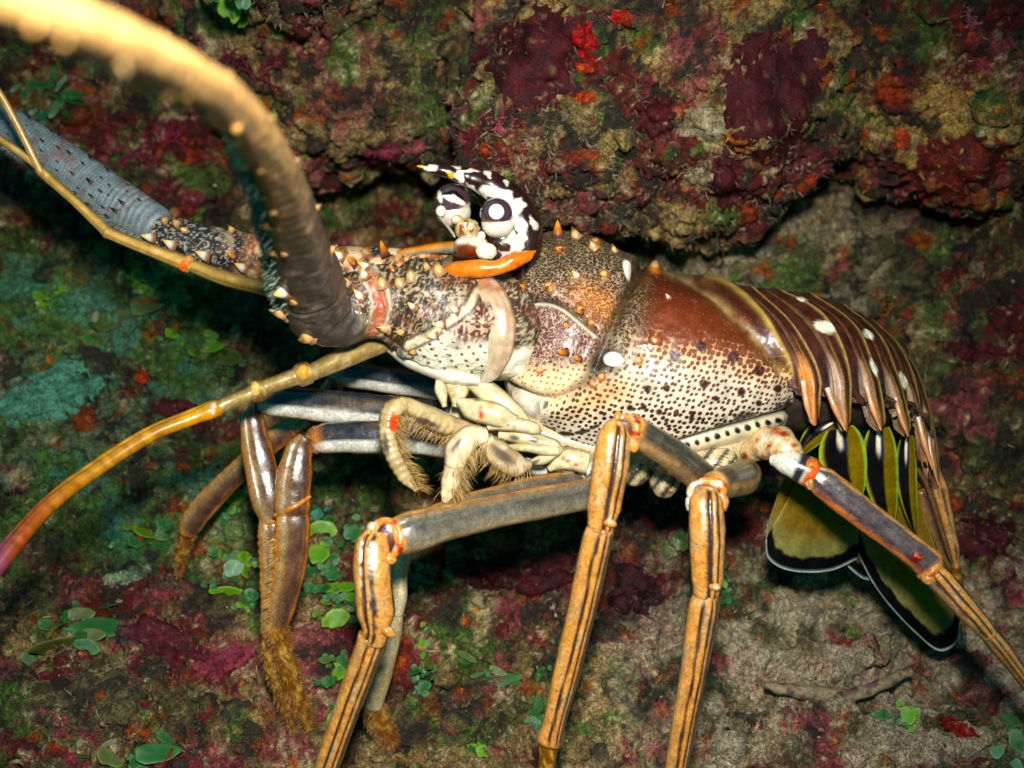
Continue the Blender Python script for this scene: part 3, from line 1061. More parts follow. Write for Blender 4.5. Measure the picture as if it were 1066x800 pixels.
# ---- legs -----------------------------------------------------------
def leg_c(style, tint=1.0, seed=0, stripes=None):  # banding runs along the limb
    def f(k, th, px, py):
        n = len(px)
        d = np.degrees(np.mod(th, 2 * np.pi))           # 90 faces the camera
        nz = fbm(np.stack([k * 2.2, np.cos(th) * 5, np.sin(th) * 5], -1), 3, seed)
        fine = vnoise(np.stack([px / 2.0, py / 2.0, k], -1), seed + 3)
        dd = d + (4 if style == 'stripe' else 9) * nz
        e = np.abs((dd - 90 + 180) % 360 - 180)          # degrees away from the camera line
        kk = k / max(k.max(), 1e-6)
        C = mixc(np.broadcast_to(ORANGE, (n, 3)), np.array([0.52, 0.33, 0.16]), sst(0.0, 0.5, vnoise(np.stack([k * 3, np.cos(th) * 4, np.sin(th) * 4], -1), seed + 9)))
        if style == 'upper':       # broad grey panel between orange edges
            g = sst(36, 58, dd) * sst(164, 146, dd)
            C = mixc(C, np.array([0.200, 0.180, 0.130]), g)
            C = mixc(C, np.array([0.070, 0.070, 0.062]), 0.9 * np.exp(-((dd - 84) / 24) ** 2) * (0.75 + 0.5 * nz))
            C = mixc(C, np.array([0.40, 0.29, 0.17]), 0.6 * np.exp(-((dd - 138) / 12) ** 2))
            C = mixc(C, np.array([0.10, 0.06, 0.04]), 0.6 * np.exp(-((dd - 44) / 6) ** 2))
            C = mixc(C, ORANGE, sst(0.86, 0.99, kk) * 0.9)
        elif style == 'upper2':    # dark above, tan below
            C = mixc(C, np.array([0.075, 0.070, 0.052]), sst(120, 90, dd) * sst(-30, 0, dd) + sst(330, 345, dd))
            C = mixc(C, np.array([0.33, 0.25, 0.15]), 0.8 * np.exp(-((dd - 128) / 22) ** 2))
            C = mixc(C, np.array([0.16, 0.12, 0.08]), 0.5 * sst(0, 0.4, nz))
            C = mixc(C, ORANGE, sst(0.88, 0.99, kk) * 0.9)
        elif style == 'rear':      # violet-grey panel
            g = sst(50, 38, e)
            C = mixc(C, np.array([0.125, 0.098, 0.100]), g)
            C = mixc(C, np.array([0.06, 0.045, 0.05]), 0.7 * g * sst(0, 0.4, nz))
            C = mixc(C, BLACK * 3, 0.8 * np.exp(-((dd - 55) / 6) ** 2) * sst(-0.2, 0.4, fine))
            C = mixc(C, ORANGE, sst(0.78, 0.95, kk))
            C = mixc(C, np.array([0.62, 0.16, 0.04]), 0.8 * np.exp(-((dd - 42) / 10) ** 2))
            C = mixc(C, WHITE, np.exp(-((e - 48) / 7) ** 2) * sst(0.12, 0.0, kk))
        elif style == 'stripe':    # orange with two dark lines
            for c0, wd_ in (stripes or ((70, 9), (109, 7), (22, 16), (160, 12))):
                C = mixc(C, np.array([0.036, 0.018, 0.020]), 0.95 * sst(wd_ * 1.25, wd_ * 0.7, np.abs(dd - c0)) * sst(0.02, 0.10, kk) * sst(1.0, 0.93, kk))
            C = mixc(C, np.array([0.15, 0.11, 0.075]), 0.7 * np.exp(-((dd - (stripes or ((48, 0),))[-1][0]) / 16) ** 2))
            C = mixc(C, np.array([0.05, 0.025, 0.02]), 0.4 * sst(0.70, 0.80, vnoise(np.stack([k * 22, d / 6.0, k * 0], -1), seed + 17)))
        elif style == 'stripe2':
            C = mixc(C, np.array([0.42, 0.30, 0.14]), 0.6)
            for c0, wd_ in ((98, 5), (40, 22), (140, 8)):
                C = mixc(C, np.array([0.055, 0.03, 0.02]), 0.85 * np.exp(-((dd - c0) / wd_) ** 2))
        elif style == 'front':     # bluish grey above, white stripe below
            C = np.broadcast_to(np.array([0.030, 0.034, 0.042]), (n, 3)).copy()
            C = mixc(C, np.array([0.12, 0.08, 0.045]), sst(0.0, 0.5, nz))
            low = sst(96, 106, dd) * sst(160, 148, dd)
            C = mixc(C, np.array([0.66, 0.64, 0.56]), low * 0.95)
            C = mixc(C, np.array([0.48, 0.22, 0.08]), np.exp(-((dd - 157) / 9) ** 2))
            C = mixc(C, np.array([0.50, 0.19, 0.06]), sst(0.78, 0.95, kk) * (1 - low * 0.6))
        elif style == 'frontlow':  # violet-brown blades with orange keel
            C = np.broadcast_to(np.array([0.120, 0.062, 0.040]), (n, 3)).copy()
            C = mixc(C, np.array([0.36, 0.27, 0.14]), 0.8 * np.exp(-((dd - 58) / 20) ** 2))
            C = mixc(C, np.array([0.30, 0.15, 0.05]), 0.6 * sst(0.1, 0.5, nz))
            C = mixc(C, np.array([0.50, 0.20, 0.05]), sst(40, 56, e))
            C = mixc(C, np.array([0.46, 0.19, 0.05]), sst(0.86, 0.97, kk))
            C = mixc(C, np.array([0.05, 0.03, 0.035]), 0.6 * np.exp(-((dd - 110) / 14) ** 2))
        elif style == 'pale':
            C = np.broadcast_to(np.array([0.66, 0.52, 0.30]), (n, 3)).copy()
            C = mixc(C, np.array([0.75, 0.70, 0.52]), sst(0.0, 0.4, nz))
        elif style == 'hairy':
            C = np.broadcast_to(np.array([0.22, 0.09, 0.015]), (n, 3)).copy()
            C = mixc(C, np.array([0.50, 0.32, 0.10]), sst(0.1, 0.4, vnoise(np.stack([px / 4, py / 4, k], -1), seed)))
        C = C * (1 + 0.10 * fine[:, None])
        return C * tint
    return f


def leg_r(ridge=0.05, c0=78, width=9, depth=0.13, teeth=0.0):
    def f(K, TH):
        d = np.degrees(np.mod(TH, 2 * np.pi))
        r = 1 + ridge * np.cos(4 * (TH - math.radians(45))) + 0.03 * vnoise(np.stack([K * 3.5, np.cos(TH) * 1.6, np.sin(TH) * 1.6], -1), 77) + 0.012 * vnoise(np.stack([K * 12, np.cos(TH) * 6, np.sin(TH) * 6], -1), 78)
        r = r - depth * np.exp(-((d - c0) / width) ** 2) * sst(0, 0.4, K) * sst(K.max(), K.max() - 0.4, K)
        if teeth:
            r = r + teeth * np.exp(-((d - 20) / 22) ** 2) * np.abs(np.sin(K * 17))
        return r
    return f


KNOB = lambda a, b: mixc(np.broadcast_to(ORANGE * 0.9, (len(a), 3)), CREAM, 0.7 * sst(0.0, 0.6, fbm(np.stack([a / 5, b / 5, a * 0], -1), 2, 88)))


def knob(mb, px, py, z, rx, ry, rz, ang=0, c=None):
    if c is None:
        ellipsoid(mb, px, py, z - rz * 0.35, rx, ry, rz, cfun=KNOB, n=16, ang=math.radians(ang), nz=0.22, seed=int(px))
    else:
        ellipsoid(mb, px, py, z - rz * 0.35, rx, ry, rz, cfun=lambda a_, b_: mixc(np.broadcast_to(c, (len(a_), 3)), ORANGE, 0.7 * sst(-0.1, 0.5, fbm(np.stack([a_ / 5, b_ / 5, a_ * 0], -1), 2, int(px)))), n=16, ang=math.radians(ang), nz=0.22, seed=int(px))


def collar(mb, px, py, z, r, dx, dy, c=ORANGE, thick=5, depth=None):
    """a short flared cuff around a joint"""
    n = math.hypot(dx, dy)
    dx, dy = dx / n, dy / n
    rd = depth or r
    loft(mb, [(px - dx * thick, py - dy * thick, z, r * 0.86, rd * 0.86), (px - dx * thick * .4, py - dy * thick * .4, z, r * 1.06, rd * 1.06),
              (px + dx * thick * .3, py + dy * thick * .3, z, r * 1.02, rd * 1.02), (px + dx * thick, py + dy * thick, z, r * 0.8, rd * 0.8)], 14, 22,
         lambda k, th, a, b: mixc(np.broadcast_to(c, (len(a), 3)), RED, 0.75 * sst(0.25, 0.6, vnoise(np.stack([a / 6, b / 6, k], -1), 7))))


def ring(mb, cx, cy, z, rx, ry, tube, a0=0, seed=0):
    """open socket of a knee: a swollen rim around a dark red hollow"""
    n = 15
    pts = []
    for q in range(n):
        a = math.radians(a0 + 358 * q / (n - 1))
        r = tube * (1 + 0.25 * math.sin(2 * a + seed))
        pts.append((cx + rx * math.cos(a), cy + ry * math.sin(a), z + 3 * math.sin(a + 1), r, r))
    loft(mb, pts, 60, 14, lambda k, th, a_, b_: mixc(mixc(np.broadcast_to(ORANGE * np.array([1.0, 0.9, 0.7]), (len(a_), 3)), CREAM, sst(0.1, 0.5, vnoise(np.stack([a_ / 7, b_ / 7, k * 0], -1), 300 + seed))),
                                                     np.array([0.42, 0.05, 0.012]), sst(0.25, 0.5, vnoise(np.stack([a_ / 6, b_ / 6, k * 0], -1), 310 + seed))), caps=False)
    ellipsoid(mb, cx, cy, z - tube * 0.6, rx, ry, tube, col=np.array([0.10, 0.02, 0.01]), n=18)




def leg():
    return MB()


# leg in the middle: long grey thigh reaching left, knee, shin running down to the lower edge
mb = leg()
loft(mb, [(606, 500, 40, 12, 14), (560, 508, 62, 13, 14), (500, 521, 92, 11, 13), (430, 538, 126, 6, 10)], 40, 22, leg_c('upper', 0.9, 1))
loft(mb, [(640, 508, 40, 15, 15), (600, 517, 62, 17, 17), (540, 528, 92, 18, 18), (470, 543, 120, 19, 19), (428, 554, 138, 23, 20), (408, 560, 144, 20, 18)], 70, 64, leg_c('upper', 1, 2), leg_r(0.05, 60, 9, 0.1))
ring(mb, 402, 561, 152, 15, 19, 4.5, 20, 1)
knob(mb, 387, 549, 152, 5, 6, 6, 20, CREAM)
knob(mb, 404, 582, 160, 9, 6, 6, 10)
loft(mb, [(392, 556, 148, 13, 15), (388, 570, 152, 19, 18), (388, 600, 156, 20, 19), (391, 636, 156, 20, 19), (391, 658, 154, 14, 15), (389, 668, 152, 13, 14)], 70, 72, leg_c('stripe', 1, 3, ((60, 9), (86, 5), (165, 14))), leg_r(0.0, 60, 7, 0.16), power=0.82)
knob(mb, 404, 658, 168, 9, 5, 6, 30)
loft(mb, [(388, 662, 150, 15, 15), (384, 676, 148, 15, 15), (362, 736, 136, 14, 14), (341, 796, 122, 13, 13), (326, 838, 112, 10, 10), (318, 858, 106, 12, 12)], 80, 72, leg_c('stripe', 0.95, 4, ((84, 5), (113, 5), (142, 13))), leg_r(0.0, 112, 6, 0.10), power=0.82)
loft(mb, [(320, 855, 107, 10, 10), (312, 890, 98, 8, 8), (300, 938, 84, 2, 2)], 20, 16, leg_c('hairy', 1, 5))
o = mb.build('leg', M_LEG, LOB)

# leg whose knee stands in front of the flank
mb = leg()
loft(mb, [(742, 508, 70, 15, 15), (726, 494, 92, 18, 18), (700, 474, 125, 18, 18), (672, 456, 150, 17, 18), (656, 447, 160, 18, 18)], 50, 64, leg_c('upper2', 1, 11), leg_r(0.05, 60, 9, 0.1))
ring(mb, 650, 447, 168, 13, 13, 4.5, 30, 2)
knob(mb, 660, 464, 174, 6, 7, 6, 0)
knob(mb, 643, 434, 168, 4, 6, 5, 10)
loft(mb, [(641, 443, 166, 11, 14), (639, 456, 170, 18, 17), (635, 490, 172, 19, 18), (629, 525, 168, 18, 17), (626, 545, 166, 15, 15), (625, 552, 165, 13, 13)], 70, 72, leg_c('stripe', 1, 12, ((100, 9), (127, 6), (12, 12))), leg_r(0.0, 101, 7, 0.17), power=0.82)
knob(mb, 635, 545, 180, 7, 5, 6, 20)
loft(mb, [(626, 548, 164, 14, 14), (622, 562, 162, 16, 16), (607, 630, 150, 15, 15), (590, 700, 136, 14, 14), (577, 752, 126, 12, 12), (572, 772, 122, 14, 14)], 80, 72, leg_c('stripe', 0.97, 13, ((90, 5), (122, 5.5), (148, 13))), leg_r(0.0, 121, 6, 0.10), power=0.82)
loft(mb, [(572, 766, 122, 12, 12), (570, 790, 118, 9, 9), (566, 830, 108, 9, 9), (556, 900, 92, 2, 2)], 30, 20, leg_c('hairy', 1.1, 14))
mb.build('leg', M_LEG, LOB)

# next leg to the right, knee below the shell edge
mb = leg()
loft(mb, [(776, 494, 62, 17, 17), (772, 498, 82, 18, 18), (756, 502, 112, 17, 17), (743, 505, 134, 14, 14)], 34, 30, leg_c('upper2', 0.9, 21))
ring(mb, 736, 511, 150, 17, 10, 4.5, 60, 3)
knob(mb, 718, 524, 150, 4.5, 8, 6, 10, WHITE)
knob(mb, 753, 523, 153, 6, 9, 6, 0)
loft(mb, [(736, 510, 148, 12, 13), (735, 524, 152, 18, 17), (736, 560, 154, 19, 18), (736, 600, 150, 17, 16), (735, 616, 148, 14, 14), (735, 622, 147, 12, 12)], 70, 72, leg_c('stripe', 1, 22, ((100, 9), (127, 6), (12, 12))), leg_r(0.0, 101, 7, 0.17), power=0.82)
knob(mb, 744, 611, 162, 6, 5, 6, 0)
loft(mb, [(735, 618, 146, 13, 13), (733, 630, 145, 16, 15), (722, 700, 134, 14, 14), (711, 760, 122, 13, 13), (704, 800, 114, 12, 12), (697, 842, 104, 10, 10)], 80, 72, leg_c('stripe', 0.97, 23, ((90, 5), (122, 5.5), (148, 13))), leg_r(0.0, 121, 6, 0.10), power=0.82)
loft(mb, [(697, 838, 105, 10, 10), (692, 870, 96, 8, 8), (684, 920, 82, 2, 2)], 20, 16, leg_c('hairy', 1.1, 24))
mb.build('leg', M_LEG, LOB)

# hindmost leg striding out to the right
mb = leg()
def coxa_c(k, th, px, py):
    n = len(px)
    v = vnoise(np.stack([px / 6, py / 6, k], -1), 31)
    C = mixc(np.broadcast_to(np.array([0.62, 0.46, 0.26]), (n, 3)), np.array([0.30, 0.05, 0.015]), sst(0.25, 0.5, v))
    return mixc(C, WHITE, sst(0.2, 0.5, vnoise(np.stack([px / 9, py / 9, k], -1), 33)))
loft(mb, [(780, 470, 40, 12, 14), (796, 462, 58, 17, 18), (812, 462, 70, 18, 18), (824, 472, 76, 13, 14), (828, 478, 78, 10, 10)], 34, 24, coxa_c, lambda K, T: 1 + 0.06 * np.sin(K * 7))
loft(mb, [(806, 478, 70, 8, 10), (820, 482, 80, 13, 14), (833, 487, 84, 15, 15), (843, 492, 86, 16, 15), (850, 496, 86, 13, 13)], 40, 26,
     lambda k, th, a, b: mixc(mixc(np.broadcast_to(WHITE, (len(a), 3)), np.array([0.04, 0.03, 0.05]), sst(1.5, 1.9, k) * sst(2.6, 2.3, k)), np.array([0.62, 0.13, 0.02]), sst(2.4, 2.9, k)))
knob(mb, 845, 484, 97, 8, 7, 6, 0, np.array([0.60, 0.16, 0.02]))
knob(mb, 843, 503, 96, 5, 7, 6, 0)
loft(mb, [(846, 494, 86, 13, 14), (858, 503, 88, 17, 16), (890, 528, 92, 17, 16), (930, 558, 96, 16, 15), (955, 577, 98, 16, 15), (966, 586, 98, 17, 15), (972, 594, 98, 12, 12)], 70, 64, leg_c('rear', 1, 34), leg_r(0.05, 60, 8, 0.1))
collar(mb, 968, 592, 99, 15, 0.7, 0.7)
knob(mb, 955, 580, 111, 7, 5, 3, 0, np.array([0.30, 0.02, 0.015]))
knob(mb, 966, 603, 108, 8, 6, 7, 35)
loft(mb, [(968, 592, 98, 10, 12), (978, 603, 100, 14, 13), (1000, 628, 102, 13, 12), (1020, 650, 102, 11, 11), (1030, 662, 102, 9, 9)], 50, 64, leg_c('stripe', 1, 35), leg_r(0.04, 72, 7, 0.16))
loft(mb, [(1024, 655, 101, 9, 9), (1036, 668, 100, 10, 10), (1064, 704, 97, 8, 8), (1110, 765, 90, 7, 7), (1150, 820, 84, 5, 5), (1168, 850, 80, 1.5, 1.5)], 44, 24, leg_c('stripe', 0.95, 36))
mb.build('leg', M_LEG, LOB)

# far hind leg beyond the swimmerets
mb = leg()
loft(mb, [(952, 470, -95, 9, 9), (966, 490, -88, 12, 11), (974, 506, -84, 12, 11), (982, 535, -82, 10, 10), (990, 566, -82, 8, 8), (996, 592, -84, 4, 4)], 44, 22, leg_c('stripe', 0.9, 41))
loft(mb, [(958, 510, -92, 5, 6), (968, 535, -96, 6, 6), (978, 565, -98, 5, 5), (994, 600, -100, 2, 2)], 24, 14, leg_c('frontlow', 1, 42))
loft(mb, [(994, 586, -85, 5, 5), (1000, 625, -100, 5, 5), (1004, 660, -128, 2, 2)], 20, 14, leg_c('hairy', 1, 43))
mb.build('leg', M_LEG, LOB)

# front legs held together at the left
def front_leg(upper, lower, shin, toe, seed, tint=1.0):
    mb = leg()
    loft(mb, upper, 50, 30, leg_c('front', tint, seed), leg_r(0.04, 30, 8, 0.05))
    kx, ky, kz = upper[-1][:3]
    knob(mb, kx + 2, ky + 7, kz + 5, 6, 7, 7, 0)
    knob(mb, kx + 4, ky - 8, kz + 2, 6, 6, 6, 0, np.array([0.35, 0.12, 0.03]))
    knob(mb, kx + 1, ky, kz, 12, 14, 12, 0, np.array([0.20, 0.09, 0.03]))
    if lower:
        loft(mb, lower, 44, 40, leg_c('frontlow', tint, seed + 1), leg_r(0.02, 70, 8, 0.10), power=0.8)
        lx, ly, lz, lr, lb = lower[-2]
        loft(mb, [(lx - lr * 1.0, ly + 9, lz + lb * 0.4, 2.2, 3), (lx, ly + 1, lz + lb * 0.98, 3, 3), (lx + lr * 1.0, ly - 11, lz + lb * 0.4, 2.2, 3)], 16, 10, col=np.array([0.55, 0.24, 0.07]))
    if shin:
        loft(mb, shin, 60, 44, leg_c('frontlow', tint * 1.1, seed + 2), leg_r(0.02, 70, 8, 0.08, 0.12), power=0.8)
    if toe:
        loft(mb, toe, 34, 22, leg_c('hairy', tint, seed + 3), lambda K, T: 1 + 0.08 * np.sin(K * 13 + 3 * T))
    return mb


mb = front_leg([(560, 470, 10, 16, 16), (480, 438, 0, 17, 16), (420, 431, -8, 18, 17), (340, 423, -16, 18, 17), (288, 418, -20, 17, 16), (272, 418, -22, 14, 14)],
               [(262, 420, -20, 9, 10), (262, 438, -18, 13, 13), (270, 480, -14, 17, 15), (280, 520, -14, 19, 16), (286, 540, -14, 16, 14), (288, 548, -14, 12, 12)],
               [(284, 534, -14, 13, 12), (285, 556, -14, 16, 14), (284, 600, -18, 13, 12), (280, 640, -26, 8, 9), (277, 664, -30, 4, 5)],
               [(277, 655, -30, 6, 6), (283, 690, -40, 9, 9), (296, 730, -62, 8, 8), (308, 768, -88, 3, 3)], 51)
LEG_A = mb.build('leg', M_LEG, LOB)
mb = front_leg([(575, 485, 30, 15, 15), (500, 468, 24, 17, 16), (440, 457, 18, 18, 17), (380, 455, 12, 18, 17), (342, 456, 8, 17, 16), (328, 459, 6, 14, 14)],
               [(318, 455, 8, 8, 10), (311, 470, 10, 15, 14), (306, 500, 12, 19, 16), (304, 528, 12, 19, 16), (304, 542, 12, 15, 13)],
               [(304, 528, 12, 15, 13), (305, 548, 11, 18, 15), (302, 590, 4, 17, 14), (294, 630, -8, 14, 12), (288, 658, -18, 10, 9)],
               [(289, 645, -14, 10, 9), (294, 680, -26, 11, 10), (306, 720, -50, 11, 9), (320, 752, -76, 7, 6), (328, 772, -92, 2, 2)], 61)
LEG_B = mb.build('leg', M_LEG, LOB)
mb = front_leg([(540, 440, -60, 14, 14), (460, 406, -72, 14, 14), (400, 396, -80, 14, 14), (366, 391, -84, 14, 13), (352, 391, -86, 11, 11)],
               [(350, 396, -86, 10, 10), (338, 420, -100, 14, 12), (322, 440, -114, 13, 12), (306, 450, -120, 9, 9)],
               [(318, 440, -118, 10, 10), (290, 455, -128, 12, 11), (250, 490, -146, 12, 11), (212, 528, -166, 13, 11), (200, 545, -172, 12, 10), (194, 556, -176, 8, 8)],
               [(198, 548, -174, 9, 8), (190, 572, -196, 8, 8), (186, 600, -226, 3, 3)], 71, 0.95)
LEG_C = mb.build('leg', M_LEG, LOB)
# far leg showing behind the middle knee
mb = leg()
loft(mb, [(560, 500, -40, 13, 13), (480, 540, -30, 13, 13), (430, 568, -22, 12, 12)], 24, 18, leg_c('front', 1, 80))
loft(mb, [(424, 572, -22, 8, 9), (416, 592, -22, 9, 10), (414, 622, -24, 10, 11), (412, 640, -26, 8, 8)], 24, 20, leg_c('pale', 0.9, 81))
loft(mb, [(413, 630, -26, 8, 9), (408, 660, -32, 10, 10), (398, 700, -44, 11, 10), (388, 736, -58, 10, 9)], 30, 20, leg_c('pale', 0.8, 82))
loft(mb, [(388, 728, -58, 10, 9), (393, 750, -68, 12, 10), (404, 766, -82, 10, 8), (410, 776, -92, 4, 4)], 24, 18, leg_c('hairy', 1, 83))
LEG_D = mb.build('leg', M_LEG, LOB)

# hip joints in a row under the shell edge
for (px, py, z, rx, ry, rz, a) in [(590, 478, 46, 20, 17, 20, 20), (612, 492, 34, 22, 18, 22, 10), (692, 500, 40, 16, 18, 18, 0), (696, 484, 60, 18, 11, 14, 20), (744, 482, 62, 24, 15, 16, -15), (660, 490, 40, 18, 16, 18, 0)]:
    mb = MB()
    sd = int(px)
    ellipsoid(mb, px, py, z, rx, ry, rz, cfun=lambda a_, b_: mixc(mixc(np.broadcast_to(np.array([0.66, 0.56, 0.36]), (len(a_), 3)), np.array([0.32, 0.06, 0.015]),
              0.8 * sst(0.45, 0.6, vnoise(np.stack([a_ / 5, b_ / 5, a_ * 0], -1), sd))), np.array([0.05, 0.045, 0.035]), 0.9 * sst(0.2, 0.5, np.sin((a_ * 1.3 + b_) / 3.2 + vnoise(np.stack([a_ / 6, b_ / 6, a_ * 0], -1), 5)))), n=24, ang=math.radians(a), nz=0.12, seed=sd)
    mb.build('hip_joint', M_LEG, LOB)
# breast plate under the shell
mb = MB()
loft(mb, [(470, 430, 0, 30, 40), (560, 452, 0, 30, 55), (640, 470, 0, 28, 60), (730, 470, -4, 26, 58), (800, 455, -8, 22, 50)], 40, 28, col=np.array([0.55, 0.46, 0.28]))
mb.build('breastplate', M_SHELL, LOB)


# ---- mouthparts -----------------------------------------------------
def mouth_c(red=None, base=CREAM, dark=None):
    def f(k, th, px, py):
        n = len(px)
        v = fbm(np.stack([px / 8, py / 8, k], -1), 3, 91)
        C = mixc(np.broadcast_to(base, (n, 3)), base * np.array([0.72, 0.68, 0.55]), sst(-0.1, 0.5, v))
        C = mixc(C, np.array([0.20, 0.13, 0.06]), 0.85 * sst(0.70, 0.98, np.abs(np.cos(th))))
        if red:
            for (x, y, a, b, g) in red:
                C = mixc(C, np.array([0.72, 0.10, 0.01]), ell(px, py, x, y, a, b, g))
        if dark:
            for (x, y, a, b, g) in dark:
                C = mixc(C, np.array([0.06, 0.045, 0.05]), 0.85 * ell(px, py, x, y, a, b, g, 0.5))
        return C
    return f


plates = [
    ([(456, 392, 70, 3, 4), (459, 406, 74, 7, 5), (463, 424, 76, 3, 3)], [], []),
    ([(466, 392, 66, 8, 6), (476, 405, 72, 13, 7), (474, 424, 74, 4, 4)], [], []),
    ([(486, 396, 68, 7, 8), (510, 410, 74, 12, 8), (534, 432, 76, 13, 8), (552, 446, 74, 6, 5)], [], []),
    ([(478, 418, 78, 5, 6), (492, 426, 84, 12, 9), (516, 432, 86, 13, 9), (536, 441, 84, 9, 6)], [(501, 430, 3.2, 7, 0)], [(495, 415, 4, 2, 30)]),
    ([(508, 444, 80, 5, 5), (528, 441, 84, 8, 7), (556, 446, 84, 7, 6), (562, 450, 80, 3, 3)], [], [(528, 442, 3, 1.6, 20)]),
    ([(520, 452, 70, 6, 8), (548, 456, 74, 9, 9), (576, 466, 74, 9, 8), (584, 470, 72, 5, 5)], [], [(536, 456, 5, 3, 10), (556, 458, 5, 3, 10)]),
    ([(524, 466, 76, 3, 5), (548, 466, 80, 5, 7), (570, 469, 80, 6, 7), (581, 470, 78, 5, 5)], [], []),
    ([(550, 482, 70, 3, 5), (566, 478, 74, 6, 6), (580, 471, 76, 4, 5)], [], [(556, 482, 7, 2, -30)]),
    ([(572, 488, 60, 4, 6), (590, 478, 66, 12, 9), (612, 482, 66, 12, 9)], [(588, 478, 6, 1.6, 20), (600, 484, 2, 1.5, 0)], []),
]
for (stn, red, dk) in plates:
    mb = MB()
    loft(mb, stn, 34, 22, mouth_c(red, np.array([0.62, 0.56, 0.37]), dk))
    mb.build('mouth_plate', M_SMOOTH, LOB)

# two feeding limbs with bristles
mb = MB()
pc = mouth_c([(411, 441, 8, 9, 0)], np.array([0.50, 0.40, 0.23]), [(445, 440, 14, 3, 22), (402, 462, 3, 12, -8)])
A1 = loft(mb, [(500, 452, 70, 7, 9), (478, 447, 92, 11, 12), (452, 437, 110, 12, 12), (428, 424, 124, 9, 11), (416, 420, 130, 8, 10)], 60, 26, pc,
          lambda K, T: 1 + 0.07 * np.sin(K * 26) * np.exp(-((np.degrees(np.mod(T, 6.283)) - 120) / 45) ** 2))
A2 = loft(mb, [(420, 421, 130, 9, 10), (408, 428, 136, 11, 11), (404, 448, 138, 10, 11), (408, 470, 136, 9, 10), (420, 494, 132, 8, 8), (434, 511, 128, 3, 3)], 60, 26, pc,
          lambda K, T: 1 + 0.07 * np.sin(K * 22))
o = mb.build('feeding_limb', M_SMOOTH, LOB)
FEED1 = o
mb = MB()
pc = mouth_c([], np.array([0.74, 0.60, 0.42]), [(523, 474, 15, 5, 40), (475, 464, 9, 3, -50)])
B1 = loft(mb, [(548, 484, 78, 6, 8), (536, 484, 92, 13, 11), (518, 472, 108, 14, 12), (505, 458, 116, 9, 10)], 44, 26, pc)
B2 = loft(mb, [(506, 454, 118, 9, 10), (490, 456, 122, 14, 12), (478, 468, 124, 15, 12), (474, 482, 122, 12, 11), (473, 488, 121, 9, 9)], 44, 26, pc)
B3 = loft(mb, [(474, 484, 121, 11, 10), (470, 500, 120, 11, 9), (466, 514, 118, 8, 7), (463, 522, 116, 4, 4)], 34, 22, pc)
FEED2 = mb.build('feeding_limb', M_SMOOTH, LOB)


def bristles(parent, chains, n, length, cols, spread=0.6, lo=0.1, name='bristles', down=0.0, width=0.35, which=None):
    V, F, C = [], [], []
    for q in range(n):
        (C_, T_, N_, B_, P_, k_) = chains[RNG.integers(len(chains))]
        i = RNG.integers(int(len(C_) * lo), len(C_))
        th = RNG.uniform(0, 2 * np.pi) if which is None else math.radians(RNG.normal(which[0], which[1]))
        sc = S * (D0 - P_[i, 2] * S) / D0
        base = C_[i] + (P_[i, 3] * sc * math.cos(th)) * N_[i] * 0.95 + (P_[i, 4] * sc * math.sin(th)) * B_[i] * 0.95
        d = math.cos(th) * N_[i] + math.sin(th) * B_[i] + spread * RNG.normal(size=3) * 0.5 + 0.5 * T_[i] - down * Uv
        d /= np.linalg.norm(d)
        L = length * S * RNG.uniform(0.5, 1.2)
        sd = np.cross(d, Fv)
        sd /= max(np.linalg.norm(sd), 1e-6)
        w = width * S
        n0 = len(V)
        mid = base + d * L * 0.55
        tip = base + d * L - Uv * L * 0.12
        V += [base - sd * w, base + sd * w, mid + sd * w * 0.8, mid - sd * w * 0.8, tip]
        F.append((n0, n0 + 1, n0 + 2, n0 + 3))
        F.append((n0 + 3, n0 + 2, n0 + 4, n0 + 4))
        c = cols[RNG.integers(len(cols))] * RNG.uniform(0.7, 1.3)
        C += [c * 0.8, c * 0.8, c, c, c * 1.2]
    F4 = np.array(F[0::2])
    F3 = np.array(F[1::2])[:, :3]
    me = mesh_np(name, np.array(V), [F4, F3], np.array(C), M_HAIR)
    o = link_mesh(name, me, parent)
    o['kind'] = 'stuff'
    return o


HC = [np.array([0.30, 0.20, 0.05]), np.array([0.45, 0.30, 0.08]), np.array([0.22, 0.12, 0.03])]
bristles(FEED1, [A1, A2], 800, 15, HC, 0.5, 0.0, down=0.3, which=(200, 40), width=0.22)
bristles(FEED2, [B2, B3, B1], 500, 15, HC, 0.5, 0.0, down=0.6, which=(200, 60), width=0.22)
tmp = MB()
TB = loft(tmp, [(286, 610, -6, 12, 10), (290, 655, -14, 10, 9), (294, 680, -26, 11, 10), (306, 720, -50, 11, 9), (320, 752, -76, 7, 6), (328, 772, -92, 2, 2)], 40, 12, col=CREAM)
TB2 = loft(tmp, [(305, 548, 11, 18, 15), (302, 590, 4, 17, 14), (294, 630, -8, 14, 12), (288, 658, -18, 10, 9)], 40, 12, col=CREAM)
TA = loft(tmp, [(277, 655, -30, 6, 6), (283, 690, -40, 9, 9), (296, 730, -62, 8, 8), (308, 768, -88, 3, 3)], 40, 12, col=CREAM)
TC = loft(tmp, [(198, 548, -174, 9, 8), (190, 572, -196, 8, 8), (186, 600, -226, 3, 3)], 40, 12, col=CREAM)
TD = loft(tmp, [(388, 728, -58, 10, 9), (393, 750, -68, 12, 10), (404, 766, -82, 10, 8), (410, 776, -92, 4, 4)], 40, 12, col=CREAM)
TD2 = loft(tmp, [(413, 630, -26, 8, 9), (408, 660, -32, 10, 10), (398, 700, -44, 11, 10), (388, 736, -58, 10, 9)], 40, 12, col=CREAM)
HO = [np.array([0.24, 0.09, 0.012]), np.array([0.15, 0.055, 0.01]), np.array([0.40, 0.22, 0.06])]
bristles(LEG_B, [TB], 1500, 7.5, HO, 0.9, width=0.2)
